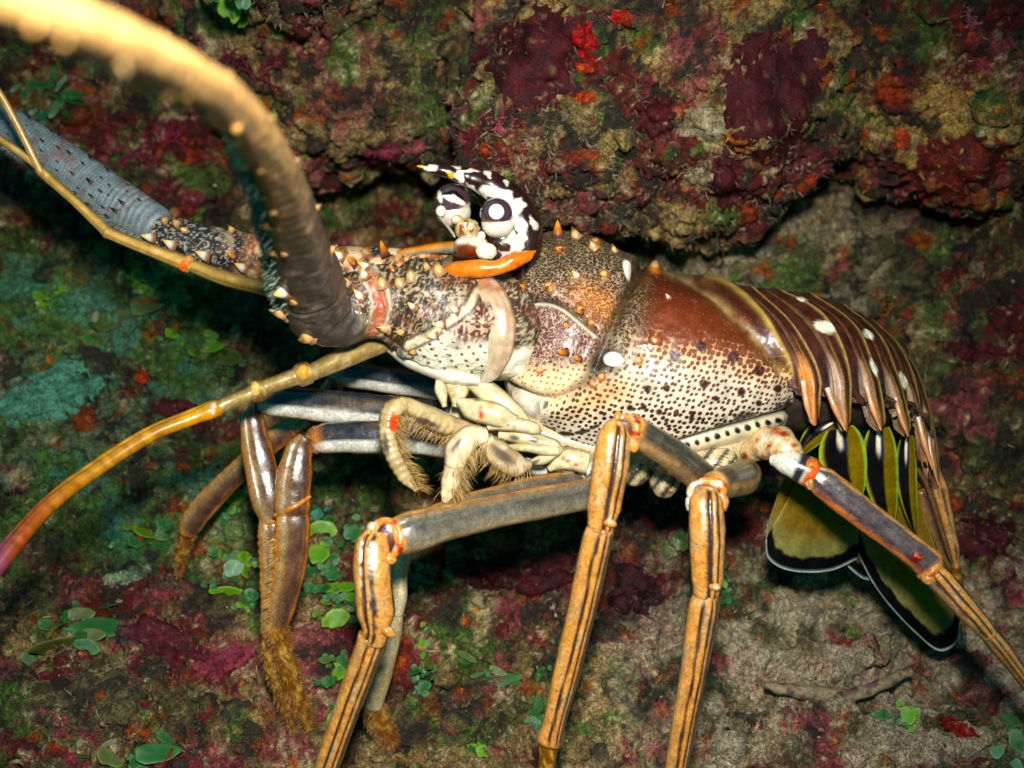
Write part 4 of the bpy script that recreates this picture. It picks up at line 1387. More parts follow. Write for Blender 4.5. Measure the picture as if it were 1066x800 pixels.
bristles(LEG_B, [TB2], 900, 9, [np.array([0.40, 0.25, 0.06]), np.array([0.30, 0.16, 0.03])], 0.3, which=(0, 28))
bristles(LEG_A, [TA], 700, 5.5, HO, 0.7, width=0.22)
bristles(LEG_C, [TC], 500, 5, HO, 0.7, width=0.22)
bristles(LEG_D, [TD], 800, 6, HO, 0.7, width=0.22)
bristles(LEG_D, [TD2], 500, 10, HC, 0.3, which=(0, 30))


# ---- near antenna ---------------------------------------------------
def ped_c(k, th, px, py):
    n = len(px)
    d = np.degrees(np.mod(th, 2 * np.pi))
    w = np.abs(vnoise(np.stack([px / 3.4 + py / 9, py / 3.4, k * 0.1], -1), 101)) * 1.5 - 0.42 + 0.2 * fbm(np.stack([px / 9, py / 9, k * 0.1], -1), 2, 105)
    big = fbm(np.stack([px / 14, py / 14, k * 0.2], -1), 3, 103)
    C = np.broadcast_to(np.array([0.42, 0.34, 0.23]), (n, 3)).copy()
    C = mixc(C, np.array([0.060, 0.040, 0.024]), sst(-0.28, -0.08, w))
    C = mixc(C, np.array([0.16, 0.055, 0.03]), 0.5 * sst(0.1, 0.4, big))
    # belly of the basal joint: white with small black dots
    yb = np.interp(px, [400, 430, 470, 500, 530], [370, 352, 345, 352, 362])
    bel = sst(-5, 5, py - yb + 8 * big) * sst(408, 425, px)
    C = mixc(C, np.array([0.80, 0.75, 0.60]), bel)
    dots = np.zeros(n)
    for q in range(46):
        x = 428 + (q * 37.7) % 92
        y = 352 + (q * 17.3) % 40
        dots = np.maximum(dots, ell(px, py, x, y, 1.9, 1.3, 20, 0.3))
    C = mixc(C, np.array([0.04, 0.03, 0.02]), dots * bel)
    bel = bel * 1.0
    br = ell(px, py, 490, 335, 26, 22, -40, 0.5)
    wz = vnoise(np.stack([px / 2.6, py / 2.6, k * 0], -1), 107)
    C = mixc(C, mixc(np.broadcast_to(np.array([0.12, 0.045, 0.03]), (n, 3)), np.array([0.6, 0.45, 0.33]), sst(0.15, 0.35, wz)), br)
    # pale seam between first and second joint
    dse = seg_dist(px, py, [(497, 303), (488, 320), (468, 335), (445, 350), (425, 360)])
    C = mixc(C, np.array([0.72, 0.62, 0.42]), np.exp(-(dse / 4) ** 2))
    C = mixc(C, np.array([0.05, 0.03, 0.02]), 0.8 * np.exp(-((dse - 6) / 2) ** 2))
    # red hinge band between second and third joint
    dh = seg_dist(px, py, [(384, 285), (394, 300), (397, 320), (392, 340), (378, 356)])
    C = mixc(C, np.array([0.55, 0.25, 0.15]), np.exp(-(dh / 7) ** 2))
    C = mixc(C, np.array([0.48, 0.07, 0.03]), 0.7 * ell(px, py, 395, 316, 6, 14, 0, 0.6))
    C = mixc(C, np.array([0.60, 0.52, 0.40]), np.exp(-((dh - 9) / 2.0) ** 2) * 0.8)
    return C


ANT = MB()


def ped_r(K, T):
    r = 1 + 0.02 * np.sin(7 * T + K * 3) + 0.030 * vnoise(np.stack([K * 5, np.cos(T) * 5, np.sin(T) * 5], -1), 115) + 0.012 * vnoise(np.stack([K * 16, np.cos(T) * 14, np.sin(T) * 14], -1), 116)
    for c, w, a in ((1.55, 0.09, -0.06), (3.55, 0.12, -0.09), (3.25, 0.12, 0.05), (4.4, 0.1, -0.06)):
        r = r + a * np.exp(-((K - c - 0.22 * np.cos(T)) / w) ** 2)
    return r


loft(ANT, [(540, 338, 40, 44, 46), (520, 343, 56, 53, 50), (472, 333, 68, 58, 48), (432, 321, 76, 52, 44), (402, 315, 84, 40, 38), (374, 318, 94, 35, 34), (348, 322, 104, 32, 30), (336, 320, 108, 24, 24)], 260, 220, ped_c, ped_r)
near_ped = ANT.build('antenna_base', M_SHELL, LOB)
b_p = bvh_of(near_ped)
spines_on(near_ped, b_p, [
    (458, 285, 20, -0.25, -0.85, 0.4, SP_AMBER, 1.0), (428, 290, 16, -0.3, -0.7, 0.6, SP_AMBER, 1.1), (417, 297, 16, -0.3, -0.7, 0.6, SP_AMBER, 1.1),
    (398, 298, 18, -0.3, -0.7, 0.6, SP_AMBER, 1.0), (430, 320, 13, -0.4, -0.2, 0.8, SP_WHITE, 0.9), (446, 308, 11, -0.4, -0.3, 0.8, SP_WHITE, 0.9),
    (402, 342, 16, -0.6, 0.3, 0.6, SP_AMBER, 1.1), (418, 346, 13, -0.6, 0.3, 0.6, SP_AMBER, 1.0), (462, 338, 15, -0.7, 0.2, 0.5, SP_WHITE, 1.1),
    (455, 350, 13, -0.7, 0.3, 0.4, SP_WHITE, 1.1), (504, 336, 11, -0.6, 0, 0.8, SP_WHITE, 0.9), (476, 324, 14, -0.7, -0.2, 0.6, SP_WHITE, 1.0),
    (376, 310, 14, -0.4, -0.5, 0.7, SP_WHITE, 1.1), (362, 296, 13, -0.4, -0.7, 0.5, SP_AMBER, 1.1), (380, 290, 14, -0.3, -0.8, 0.4, SP_WHITE, 1.2),
    (372, 326, 11, -0.4, 0.1, 0.9, SP_WHITE, 1.0), (380, 335, 9, -0.4, 0.1, 0.9, SP_AMBER, 1.1), (433, 366, 12, -0.8, 0.5, 0.2, SP_AMBER, 1.0),
    (362, 340, 10, -0.4, 0.3, 0.8, SP_WHITE, 1.0), (352, 345, 10, -0.6, 0.6, 0.4, SP_WHITE, 1.0), (445, 280, 13, -0.3, -0.8, 0.4, SP_AMBER, 0.9), (410, 283, 12, -0.3, -0.8, 0.4, SP_ORANGE, 0.9)])
# cuff behind the basal joint
mb = MB()


def cuff_c(k, th, px, py):
    v = fbm(np.stack([px / 10, py / 10, k], -1), 3, 111)
    C = mixc(np.broadcast_to(np.array([0.52, 0.42, 0.30]), (len(px), 3)), np.array([0.36, 0.19, 0.11]), sst(0.5, 1.2, k) * sst(3.5, 2.8, k) * sst(-0.3, 0.3, v))
    st_ = vnoise(np.stack([np.cos(th) * 9, k * 1.2, np.sin(th)], -1), 113)
    C = mixc(C, np.array([0.38, 0.20, 0.11]), (0.45 + 0.5 * st_).clip(0, 1) * sst(0.65, 0.3, np.abs(np.cos(th) + 0.1)) * sst(5.6, 4.2, k))
    C = mixc(C, np.array([0.25, 0.12, 0.06]), 0.8 * sst(0.80, 0.95, -np.cos(th)))
    return mixc(C, WHITE * 0.9, np.clip(sst(0.72, 0.9, np.cos(th)) + sst(4.8, 5.6, k), 0, 1))


loft(mb, [(478, 294, 62, 4, 10), (498, 296, 82, 13, 10), (512, 310, 96, 16, 8), (521, 334, 102, 16, 7), (521, 361, 100, 14, 7), (513, 386, 88, 9, 8), (502, 398, 72, 3, 6)], 60, 26, cuff_c)
mb.build('antenna_cuff', M_SMOOTH, LOB)
mb = MB()
loft(mb, [(402, 362, 40, 4, 8), (430, 376, 62, 9, 12), (468, 391, 74, 9, 14), (500, 397, 76, 6, 12)], 30, 20, col=np.array([0.70, 0.66, 0.52]))
mb.build('antenna_cuff', M_SMOOTH, LOB)

# near whip: comes up and over toward the lens
WH = MB()


def whip_c(k, th, px, py):
    n = len(px)
    d = np.degrees(np.mod(th, 2 * np.pi))
    v = fbm(np.stack([k * 9, np.cos(th) * 2, np.sin(th) * 2], -1), 3, 121)
    ring = 0.5 + 0.5 * np.sin(k * 60)
    C = np.broadcast_to(np.array([0.66, 0.42, 0.19]), (n, 3)).copy()
    C = mixc(C, np.array([0.40, 0.24, 0.10]), 0.35 * ring + 0.25 * v)
    dk = sst(5.8, 3.8, k + 0.7 * v)  # grey-brown towards the base, partly its shade put into the colour
    C = mixc(C, mixc(np.broadcast_to(np.array([0.075, 0.062, 0.052]), (n, 3)), np.array([0.16, 0.125, 0.095]), sst(0, 0.4, v)), dk)
    C = mixc(C, np.array([0.26, 0.22, 0.16]), sst(0.9, 0.3, k))
    sp = vnoise(np.stack([k * 14, np.cos(th) * 5, np.sin(th) * 5], -1), 127)
    return C * (1 + 0.5 * sp * sst(6, 3, k) + 0.15 * sp)[:, None]


WHP = [(378, 322, 96, 25, 26), (352, 333, 110, 28, 30), (333, 322, 128, 35, 33), (320, 292, 170, 36, 34), (307, 244, 275, 30, 29), (284, 175, 460, 25, 25), (234, 106, 630, 24, 24), (144, 55, 780, 26, 25), (60, 20, 860, 26, 24), (-30, -12, 905, 24, 22), (-140, -50, 945, 20, 18)]
chain = loft(WH, WHP, 260, 48, whip_c, lambda K, T: 1 + 0.018 * np.sin(K * 60) + 0.03 * np.cos(6 * T) + 0.05 * vnoise(np.stack([K * 8, np.cos(T) * 3, np.sin(T) * 3], -1), 128))
whip = WH.build('antenna', M_SHELL, LOB)
# rows of spines along the whip
Cc, Tt, Nn, Bb, Pp, kk = chain
for row, th0 in enumerate((150, 178, 122, 5)):
    cnt = 11 if row < 2 else 8
    for q in range(cnt):
        i = int((0.05 + 0.83 * (q + 0.3 * (row % 3)) / cnt) * len(Cc))
        th = math.radians(th0 + RNG.normal() * 6)
        sc = S * (D0 - Pp[i, 2] * S) / D0
        base = Cc[i] + 0.96 * sc * (Pp[i, 3] * math.cos(th) * Nn[i] + Pp[i, 4] * math.sin(th) * Bb[i])
        d = math.cos(th) * Nn[i] + math.sin(th) * Bb[i] + 0.8 * Tt[i]
        L = (24 if row < 2 else (18 if row == 2 else 12)) * RNG.uniform(0.7, 1.2) * (D0 - Pp[i, 2] * S) / D0
        put_spine(whip, SP_WHITE if (row < 2 and q % 4 == 1) else SP_AMBER, base, d, L, 1.0)
# hair fringe along the outer edge near its base
bristles(whip, [tuple(a[20:110] for a in (Cc, Tt, Nn, Bb, Pp, kk))], 1500, 9, [np.array([0.16, 0.26, 0.22]), np.array([0.22, 0.24, 0.18])], 0.3, 0.0, which=(178, 12), name='fringe', width=0.5)

# ---- far antenna ----------------------------------------------------
mb = MB()


def ped2_c(k, th, px, py):
    n = len(px)
    w = np.abs(vnoise(np.stack([px / 3.0, py / 3.0, k * 0.1], -1), 131))
    C = mixc(np.broadcast_to(np.array([0.40, 0.37, 0.30]), (n, 3)), np.array([0.035, 0.03, 0.03]), sst(0.06, 0.22, w))
    big = fbm(np.stack([px / 12, py / 12, k * 0.3], -1), 3, 133)
    m = sst(215, 290, px + 25 * big)
    return mixc(C, mixc(np.broadcast_to(np.array([0.42, 0.17, 0.05]), (n, 3)), np.array([0.66, 0.50, 0.33]), sst(0.0, 0.3, big)), m * sst(0.1, 0.6, 0.5 + big))


loft(mb, [(500, 290, 0, 22, 24), (440, 284, -4, 24, 26), (390, 284, -8, 26, 26), (330, 280, -14, 26, 26), (280, 274, -22, 27, 26), (240, 265, -30, 25, 24), (195, 252, -38, 22, 21), (165, 240, -44, 19, 18)], 240, 110, ped2_c,
     lambda K, T: 1 + 0.03 * np.sin(5 * T + 4 * K) - 0.08 * np.exp(-((K - 3.4) / 0.1) ** 2))
fped = mb.build('antenna_base', M_SHELL, LOB)
b_f = bvh_of(fped)
spines_on(fped, b_f, [
    (402, 268, 26, -0.35, -0.9, 0.1, SP_ORANGE, 0.75), (345, 262, 16, -0.4, -0.85, 0.2, SP_WHITE, 1.0), (356, 268, 16, -0.6, -0.3, 0.6, SP_WHITE, 1.2),
    (188, 236, 20, -0.75, -0.6, 0.2, SP_AMBER, 0.9), (176, 232, 17, -0.8, -0.5, 0.2, SP_AMBER, 1.1), (243, 242, 14, -0.5, -0.8, 0.2, SP_AMBER, 1.0), (193, 240, 12, -0.6, -0.2, 0.7, SP_AMBER, 1.0),
    (160, 248, 18, -0.8, 0.1, 0.6, SP_WHITE, 1.1), (182, 257, 19, -0.85, -0.1, 0.5, SP_WHITE, 1.1), (217, 268, 20, -0.85, -0.1, 0.5, SP_WHITE, 1.1), (245, 268, 14, -0.7, -0.2, 0.6, SP_ORANGE, 1.1),
    (255, 280, 16, -0.7, 0, 0.6, SP_WHITE, 1.2), (385, 280, 20, -0.75, -0.2, 0.5, SP_WHITE, 1.0), (370, 276, 15, -0.6, -0.4, 0.5, SP_ORANGE, 1.0), (425, 272, 12, -0.6, -0.5, 0.5, SP_AMBER, 1.0)])
mb = MB()


def whip2_c(k, th, px, py):
    n = len(px)
    ring = 0.5 + 0.5 * np.sin(k * 190)
    v = fbm(np.stack([px / 9, py / 9, k], -1), 3, 141)
    C = mixc(np.broadcast_to(np.array([0.26, 0.30, 0.31]), (n, 3)), np.array([0.11, 0.13, 0.14]), 0.65 * ring)
    C = mixc(C, np.array([0.20, 0.16, 0.16]), sst(0, 0.5, v))
    d = np.degrees(np.mod(th, 2 * np.pi))
    return mixc(C, np.array([0.36, 0.40, 0.36]), 0.7 * sst(120, 150, d) * sst(215, 190, d))


chain2 = loft(mb, [(172, 242, -44, 18, 18), (158, 232, -46, 21, 20), (120, 208, -52, 23, 21), (75, 176, -58, 22, 20), (30, 146, -64, 21, 19), (-30, 108, -72, 19, 17), (-120, 55, -84, 16, 15), (-260, -20, -100, 11, 10)], 420, 40, whip2_c,
              lambda K, T: 1 + 0.016 * np.sin(K * 190))
whip2 = mb.build('antenna', M_SHELL, LOB)
Cc, Tt, Nn, Bb, Pp, kk = chain2
for row, th0 in enumerate((62, 92, 122, 25, 152)):
    for q in range(15):
        i = int((0.06 + 0.52 * (q + 0.35 * row) / 15) * len(Cc))
        if i >= len(Cc):
            continue
        th = math.radians(th0 + RNG.normal() * 9)
        i = min(len(Cc) - 1, max(0, i + int(RNG.integers(-5, 6))))
        sc = S * (D0 - Pp[i, 2] * S) / D0
        base = Cc[i] + 0.97 * sc * (Pp[i, 3] * math.cos(th) * Nn[i] + Pp[i, 4] * math.sin(th) * Bb[i])
        put_spine(whip2, SP_BLACK, base, Tt[i] + 0.35 * (math.cos(th) * Nn[i] + math.sin(th) * Bb[i]), 10 * RNG.uniform(0.5, 1.25), 0.75)
bristles(whip2, [tuple(a[10:240] for a in chain2)], 1500, 7, [np.array([0.22, 0.25, 0.22]), np.array([0.14, 0.16, 0.15])], 0.2, 0.0, which=(180, 14), name='fringe', width=0.45)


# ---- antennules -----------------------------------------------------
def rod_c(a, b):
    def f(k, th, px, py):
        v = vnoise(np.stack([px / 3, py / 3, k * 2], -1), 151)
        C = mixc(np.broadcast_to(a, (len(px), 3)), b, sst(0.0, 0.6, v) * 0.6)
        d = np.degrees(np.mod(th, 2 * np.pi))
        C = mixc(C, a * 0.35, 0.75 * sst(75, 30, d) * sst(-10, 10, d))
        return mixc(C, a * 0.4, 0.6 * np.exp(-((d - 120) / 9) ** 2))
    return f


mb = MB()
rc = rod_c(np.array([0.52, 0.33, 0.11]), np.array([0.62, 0.46, 0.22]))
loft(mb, [(330, 318, 0, 8, 8), (275, 300, 4, 8, 8), (235, 290, 6, 8, 8), (200, 277, 8, 7, 7)], 30, 18, rc)
loft(mb, [(200, 278, 8, 8.5, 8.5), (192, 274, 9, 8, 8), (150, 258, 12, 6.5, 6.5), (118, 245, 14, 6, 6), (110, 241, 14, 7, 7)], 30, 18, rc)
loft(mb, [(112, 242, 14, 6.5, 6.5), (104, 234, 15, 6, 6), (75, 207, 18, 5, 5), (50, 185, 20, 5, 5), (40, 176, 21, 5, 5)], 30, 18, rc)
loft(mb, [(52, 186, 20, 4.5, 4.5), (30, 166, 24, 4, 4), (0, 145, 30, 4, 4), (-60, 105, 42, 3.2, 3.2), (-130, 65, 56, 2, 2)], 40, 16, rc)
loft(mb, [(44, 182, 22, 4.2, 4.2), (32, 158, 30, 4, 4), (16, 126, 38, 4, 4), (0, 98, 46, 3.8, 3.8), (-40, 40, 64, 3, 3)], 40, 16, rc)
knob(mb, 193, 275, 13, 8, 8, 8, 0, HOT * np.array([1, 0.8, 1]))
knob(mb, 196, 272, 15, 6, 6, 6, 0)
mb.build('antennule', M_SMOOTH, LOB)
mb = MB()
rc = rod_c(np.array([0.30, 0.21, 0.08]), np.array([0.50, 0.42, 0.25]))
rc2 = rod_c(np.array([0.60, 0.28, 0.05]), np.array([0.34, 0.14, 0.02]))
loft(mb, [(430, 346, 40, 9, 9), (395, 358, 52, 11, 11), (360, 372, 66, 11, 11), (320, 390, 82, 9, 9)], 34, 20, rc)
loft(mb, [(322, 388, 82, 12, 12), (312, 391, 86, 12.5, 12), (306, 393, 88, 9, 9), (285, 400, 96, 8, 8), (268, 406, 102, 8, 8)], 30, 20, rc)
loft(mb, [(274, 404, 101, 9.5, 9.5), (266, 407, 104, 9.5, 9.5), (258, 411, 107, 7.5, 7.5), (240, 418, 114, 7.5, 7.5), (222, 427, 120, 7.5, 7.5)], 30, 20, rc)


def fl_c(k, th, px, py):
    C = np.broadcast_to(np.array([0.52, 0.26, 0.035]), (len(px), 3)).copy()
    C = mixc(C, np.array([0.38, 0.10, 0.015]), sst(100, 20, px))
    C = mixc(C, np.array([0.22, 0.06, 0.14]), sst(25, -10, px))
    return C * (1 + 0.25 * np.sin(k * 45))[:, None]


loft(mb, [(228, 424, 119, 9, 9), (219, 428, 122, 9, 9), (205, 434, 126, 7, 7), (160, 452, 142, 7, 7), (100, 490, 170, 7, 7), (50, 528, 200, 8, 8), (0, 586, 235, 9, 9), (-50, 655, 270, 9, 8), (-110, 750, 310, 6, 6)], 80, 20, fl_c)
loft(mb, [(224, 421, 116, 5, 5), (190, 433, 122, 3.5, 3.5), (150, 450, 134, 3.5, 3.5), (100, 482, 158, 4, 4), (50, 520, 186, 4.5, 4.5), (0, 574, 215, 5, 5), (-60, 650, 250, 4, 4)], 60, 14, fl_c)
knob(mb, 222, 426, 126, 6, 8, 7, 0, CREAM)
knob(mb, 315, 388, 94, 7, 8, 6, 0, np.array([0.72, 0.34, 0.08]))
knob(mb, 266, 405, 110, 6, 8, 6, 0, np.array([0.75, 0.45, 0.15]))
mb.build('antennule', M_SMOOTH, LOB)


# ---- head: horns, eyes, beak ---------------------------------------
def horn_c(marks):
    def f(k, th, px, py):
        C = np.broadcast_to(np.array([0.030, 0.008, 0.007]), (len(px), 3)).copy()
        px = px + 2.6 * vnoise(np.stack([px / 5, py / 5, px * 0], -1), 201)
        py = py + 2.6 * vnoise(np.stack([px / 5, py / 5, px * 0], -1), 203)
        for (x, y, a, b, g, c) in marks:
            C = mixc(C, c, ell(px, py, x, y, a, b, g, 0.14))
        return C
    return f


HW = np.array([0.74, 0.70, 0.60])
AM = np.array([0.75, 0.42, 0.03])
marks = [(436, 174, 5, 4, 0, AM), (449, 175.5, 9, 4.5, -8, HW), (474, 173, 6, 3, 15, HW), (470, 182, 5, 3, 20, AM), (479, 183, 6, 5, 50, HW), (488, 178.5, 12, 2.2, 4, HW), (507, 181, 5, 3, 25, HW),
         (527, 190, 3, 2.5, 40, HW), (490, 200, 6, 9, -40, HW), (500, 206, 8, 4, 10, HW), (515, 201, 16, 6.5, 14, HW), (526, 206, 7, 9, 0, HW), (539, 214, 6.5, 9, 30, HW), (533, 222, 5, 6, 0, HW), (541, 234, 7, 12, -25, HW), (537, 229, 5, 5, 0, HW),
         (540, 252, 7, 13, 25, HW), (530, 262, 14, 8, -30, HW), (526, 260, 5, 3.6, -20, np.array([0.05, 0.02, 0.01])), (556, 233, 3, 9, -28, HW), (531, 250, 4, 4, 0, HW)]
mb = MB()
loft(mb, [(545, 285, 36, 16, 26), (549, 262, 44, 16, 27), (546, 236, 50, 18, 27), (534, 212, 54, 18, 23), (513, 195, 58, 15, 17), (488, 185, 62, 10, 12), (462, 178, 66, 6.5, 8), (446, 175, 68, 4, 5), (434, 173, 70, 0.6, 0.8)], 150, 80, horn_c(marks),
     lambda K, T: 1 + 0.05 * np.exp(-((K - 4.2) / 0.15) ** 2) * np.cos(T) + 0.05 * np.exp(-((K - 5.1) / 0.15) ** 2))
horn = mb.build('horn', M_SMOOTH, LOB)
# pedestal between horn and beak, white with black marks
mb = MB()
ellipsoid(mb, 524, 250, 50, 24, 24, 24, cfun=lambda a, b: horn_c([(538, 250, 8, 13, 22, HW), (524, 265, 13, 5, -22, HW), (530, 258, 8, 8, 0, HW), (526, 259, 5, 3.6, -20, np.array([0.06, 0.02, 0.01])), (505, 268, 14, 3, -5, np.array([0.03, 0.015, 0.01]))])(a, a, a, b), n=40, nz=0.06, seed=3)
mb.build('eye_socket', M_SMOOTH, LOB)
# far horn
mb = MB()
loft(mb, [(520, 262, -30, 18, 22), (522, 232, -26, 18, 22), (512, 206, -20, 15, 17), (495, 190, -14, 10, 12), (476, 180, -8, 6, 7), (462, 174, -2, 0.8, 1)], 80, 40,
     horn_c([(500, 190, 8, 4, 10, HW), (480, 182, 5, 3, 0, HW), (515, 215, 5, 9, 0, HW)]))
mb.build('horn', M_SMOOTH, LOB)


def build_eye(px, py, z, r, ang, marks_, eyeshine=True):
    mb = MB()

    def ec(a, b):
        dx, dy = a - px, b - py
        yy = -dx * math.sin(ang) + dy * math.cos(ang)
        C = mixc(np.broadcast_to(np.array([0.075, 0.045, 0.058]), (len(a), 3)), HW, sst(r * 0.50, r * 0.58, yy))
        C = mixc(C, np.array([0.45, 0.28, 0.12]), 0.7 * np.exp(-((yy - r * 0.50) / 1.0) ** 2))
        for (x, y, aa, bb, g, c) in marks_:
            C = mixc(C, c, ell(a, b, x, y, aa, bb, g, 0.14))
        return C
    ellipsoid(mb, px, py, z, r, r * 0.97, r, cfun=ec, n=46)
    e = mb.build('eye', M_EYE, LOB)
    # stalk
    mb = MB()
    ellipsoid(mb, px + 1, py + r * 0.58, z - 3, r * 0.97, r * 0.86, r * 0.96, cfun=lambda a, b: mixc(np.broadcast_to(HW * 0.92, (len(a), 3)), np.array([0.55, 0.42, 0.25]), 0.5 * sst(py + r * 1.1, py + r * 1.6, b)), n=30)
    mb.build('eye_stalk', M_SMOOTH, e)
    if eyeshine:
        # pale shallow disc on the eye: the strobe's shine put into its colour
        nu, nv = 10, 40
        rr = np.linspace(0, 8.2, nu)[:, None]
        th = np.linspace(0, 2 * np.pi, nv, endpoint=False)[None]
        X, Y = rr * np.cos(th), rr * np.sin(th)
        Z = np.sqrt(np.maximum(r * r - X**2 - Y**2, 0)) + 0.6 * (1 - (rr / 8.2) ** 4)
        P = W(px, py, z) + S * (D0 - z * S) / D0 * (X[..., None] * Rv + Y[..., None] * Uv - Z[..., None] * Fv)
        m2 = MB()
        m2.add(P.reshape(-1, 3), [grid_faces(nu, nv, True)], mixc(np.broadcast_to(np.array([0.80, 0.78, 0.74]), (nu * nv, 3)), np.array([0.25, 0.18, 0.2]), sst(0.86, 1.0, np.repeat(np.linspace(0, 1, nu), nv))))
        m2.build('eyeshine_disc', M_SMOOTH, e)
    return e


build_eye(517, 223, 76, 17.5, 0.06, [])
build_eye(471, 210, 30, 19, -0.5, [(464, 203, 10, 2.2, -20, HW), (470, 206, 10, 4, 20, HW), (476, 209, 10, 3, 25, HW), (458, 205, 2.5, 7, -10, HW), (468, 201, 9, 2, -10, BLACK), (478, 204, 7, 2, 40, BLACK)], False)
mb = MB()
ellipsoid(mb, 459, 220, 46, 5.5, 6, 5, col=HW, n=16)
ellipsoid(mb, 476, 229, 74, 6.5, 5, 6, cfun=lambda a, b: mixc(np.broadcast_to(np.array([0.75, 0.36, 0.10]), (len(a), 3)), HW, ell(a, b, 474, 228, 4, 3, 0, 0.5)), n=18)
ellipsoid(mb, 487, 239, 70, 13, 11, 14, cfun=lambda a, b: mixc(np.broadcast_to(np.array([0.45, 0.40, 0.22]), (len(a), 3)), np.array([0.30, 0.09, 0.03]), sst(0.1, 0.4, fbm(np.stack([a / 5, b / 5, a * 0], -1), 2, 161))), n=34, nz=0.25, seed=5)
ellipsoid(mb, 501, 246, 80, 4.5, 5, 5, col=HW, n=14)
ellipsoid(mb, 491, 257, 70, 18, 13, 18, cfun=lambda a, b: mixc(mixc(np.broadcast_to(np.array([0.62, 0.58, 0.44]), (len(a), 3)), np.array([0.20, 0.045, 0.012]), ell(a, b, 488, 262, 16, 8, 15, 0.4)), HW, ell(a, b, 480, 250, 7, 4, 0, 0.6)), n=34, nz=0.08, seed=6)
ellipsoid(mb, 506, 262, 82, 11, 9, 10, col=np.array([0.84, 0.78, 0.56]), n=24, nz=0.12, seed=7)
ellipsoid(mb, 497, 266, 66, 26, 7, 14, col=np.array([0.06, 0.025, 0.015]), n=24, nz=0.1, seed=8)
loft(mb, [(456, 224, 40, 1.6, 2), (466, 236, 48, 1.6, 2), (474, 247, 56, 1.6, 2)], 14, 8, col=np.array([0.4, 0.36, 0.28]))
mb.build('beak', M_SMOOTH, LOB)
mb = MB()
loft(mb, [(464, 284, 90, 6, 6), (476, 281, 95, 8.5, 9), (500, 280, 100, 9.5, 9), (517, 279, 101, 7.6, 8), (534, 272, 101, 8.6, 9), (548, 267, 98, 6, 7), (557, 262, 93, 1.5, 3)], 60, 32,
     lambda k, th, a, b: mixc(np.broadcast_to(np.array([0.74, 0.22, 0.012]), (len(a), 3)), np.array([0.60, 0.12, 0.008]), sst(0.1, 0.6, vnoise(np.stack([a / 6, b / 6, k], -1), 171) + 0.5 * np.sin(th + 2.6))),
     lambda K, T: 1 + 0.05 * vnoise(np.stack([K * 3, np.cos(T) * 2, np.sin(T) * 2], -1), 172))
mb.build('orange_brow', M_SMOOTH, LOB)
mb = MB()
loft(mb, [(400, 268, 0, 4, 8), (430, 262, 8, 5, 10), (460, 258, 18, 6, 12), (484, 258, 30, 8, 14)], 30, 18,
     lambda k, th, a, b: mixc(np.broadcast_to(np.array([0.62, 0.24, 0.03]), (len(a), 3)), np.array([0.30, 0.30, 0.22]), sst(-2, 3, b - np.interp(a, [400, 484], [266, 254]))))
mb.build('head_ridge', M_SMOOTH, LOB)
mb = MB()
ellipsoid(mb, 500, 300, 20, 60, 40, 40, col=np.array([0.20, 0.13, 0.07]), n=30)
mb.build('head_base', M_SHELL, LOB)


# ================================================================== REEF
TAN = np.array([0.285, 0.215, 0.120])
OLIVE = np.array([0.070, 0.070, 0.034])
MAROON = np.array([0.105, 0.012, 0.018])
PINK = np.array([0.230, 0.075, 0.085])
MOSS = np.array([0.078, 0.130, 0.040])
SOOT = np.array([0.030, 0.027, 0.020])
RUST = np.array([0.28, 0.07, 0.02])


def reef_col(P, seed, base=None, w=(0.0, 0.0, 0.0, 0.0)):
    """mottled growth: w = bias for maroon, pink, moss, soot"""
    Q = P / S
    if base is None:
        base = TAN
    a = fbm(Q / 120, 4, seed + 1)
    b = fbm(Q / 110, 5, seed + 2, 0.55)
    c = fbm(Q / 80, 5, seed + 3, 0.55)
    d = fbm(Q / 34, 5, seed + 4, 0.62)
    e = fbm(Q / 9, 3, seed + 5, 0.65)
    g = fbm(Q / 60, 5, seed + 6, 0.55)
    C = mixc(np.broadcast_to(base, P.shape), OLIVE, 0.85 * sst(-0.10, 0.20, a + 0.3 * e))
    C = mixc(C, MAROON, 0.9 * sst(0.14 - w[0], 0.24 - w[0], b + 0.3 * e))
    C = mixc(C, PINK, 0.8 * sst(0.22 - w[1], 0.32 - w[1], c + 0.3 * e))
    C = mixc(C, MOSS, 0.9 * sst(0.18 - w[2], 0.28 - w[2], g + 0.3 * e))
    C = mixc(C, SOOT, 0.92 * sst(0.06 - w[3], 0.22 - w[3], d + 0.25 * e))
    C = mixc(C, np.array([0.36, 0.31, 0.21]), 0.75 * sst(0.26, 0.42, -d + 0.35 * e))
    C = mixc(C, RUST, 0.75 * sst(0.26, 0.44, fbm(Q / 38, 5, seed + 8, 0.62)))
    C = C * (1.06 + 0.92 * e[..., None])
    gm = C.mean(-1, keepdims=True)
    return np.clip(gm + (C - gm) * 1.25, 0.004, 1)


def grid_normals(P):
    Pu, Pv = np.gradient(P, axis=0), np.gradient(P, axis=1)
    N = np.cross(Pu, Pv)
    N /= np.maximum(np.linalg.norm(N, axis=-1), 1e-12)[..., None]
    return N


def rough(P, N, seed, amp=1.0, lump=1.0):
    Q = P / S
    h = lump * 46 * fbm(Q / 150, 3, seed) + 30 * fbm(Q / 75, 3, seed + 40, 0.5, True)
    P = P + N * (h * S * amp)[..., None]
    N2 = grid_normals(P)
    N2 *= np.sign((N2 * N).sum(-1))[..., None]
    h = 27 * np.abs(fbm(Q / 30, 3, seed + 50)) + 8.5 * fbm(Q / 10, 3, seed + 55, 0.6) + 2.6 * fbm(Q / 4.2, 2, seed + 60, 0.6)
    return P + N2 * (h * S * amp)[..., None]


ROCKS = []      # (object, verts, normals, colours) for scattering


def keep(o, P, N, C):
    ROCKS.append((o, P.reshape(-1, 3), N.reshape(-1, 3), C.reshape(-1, 3)))


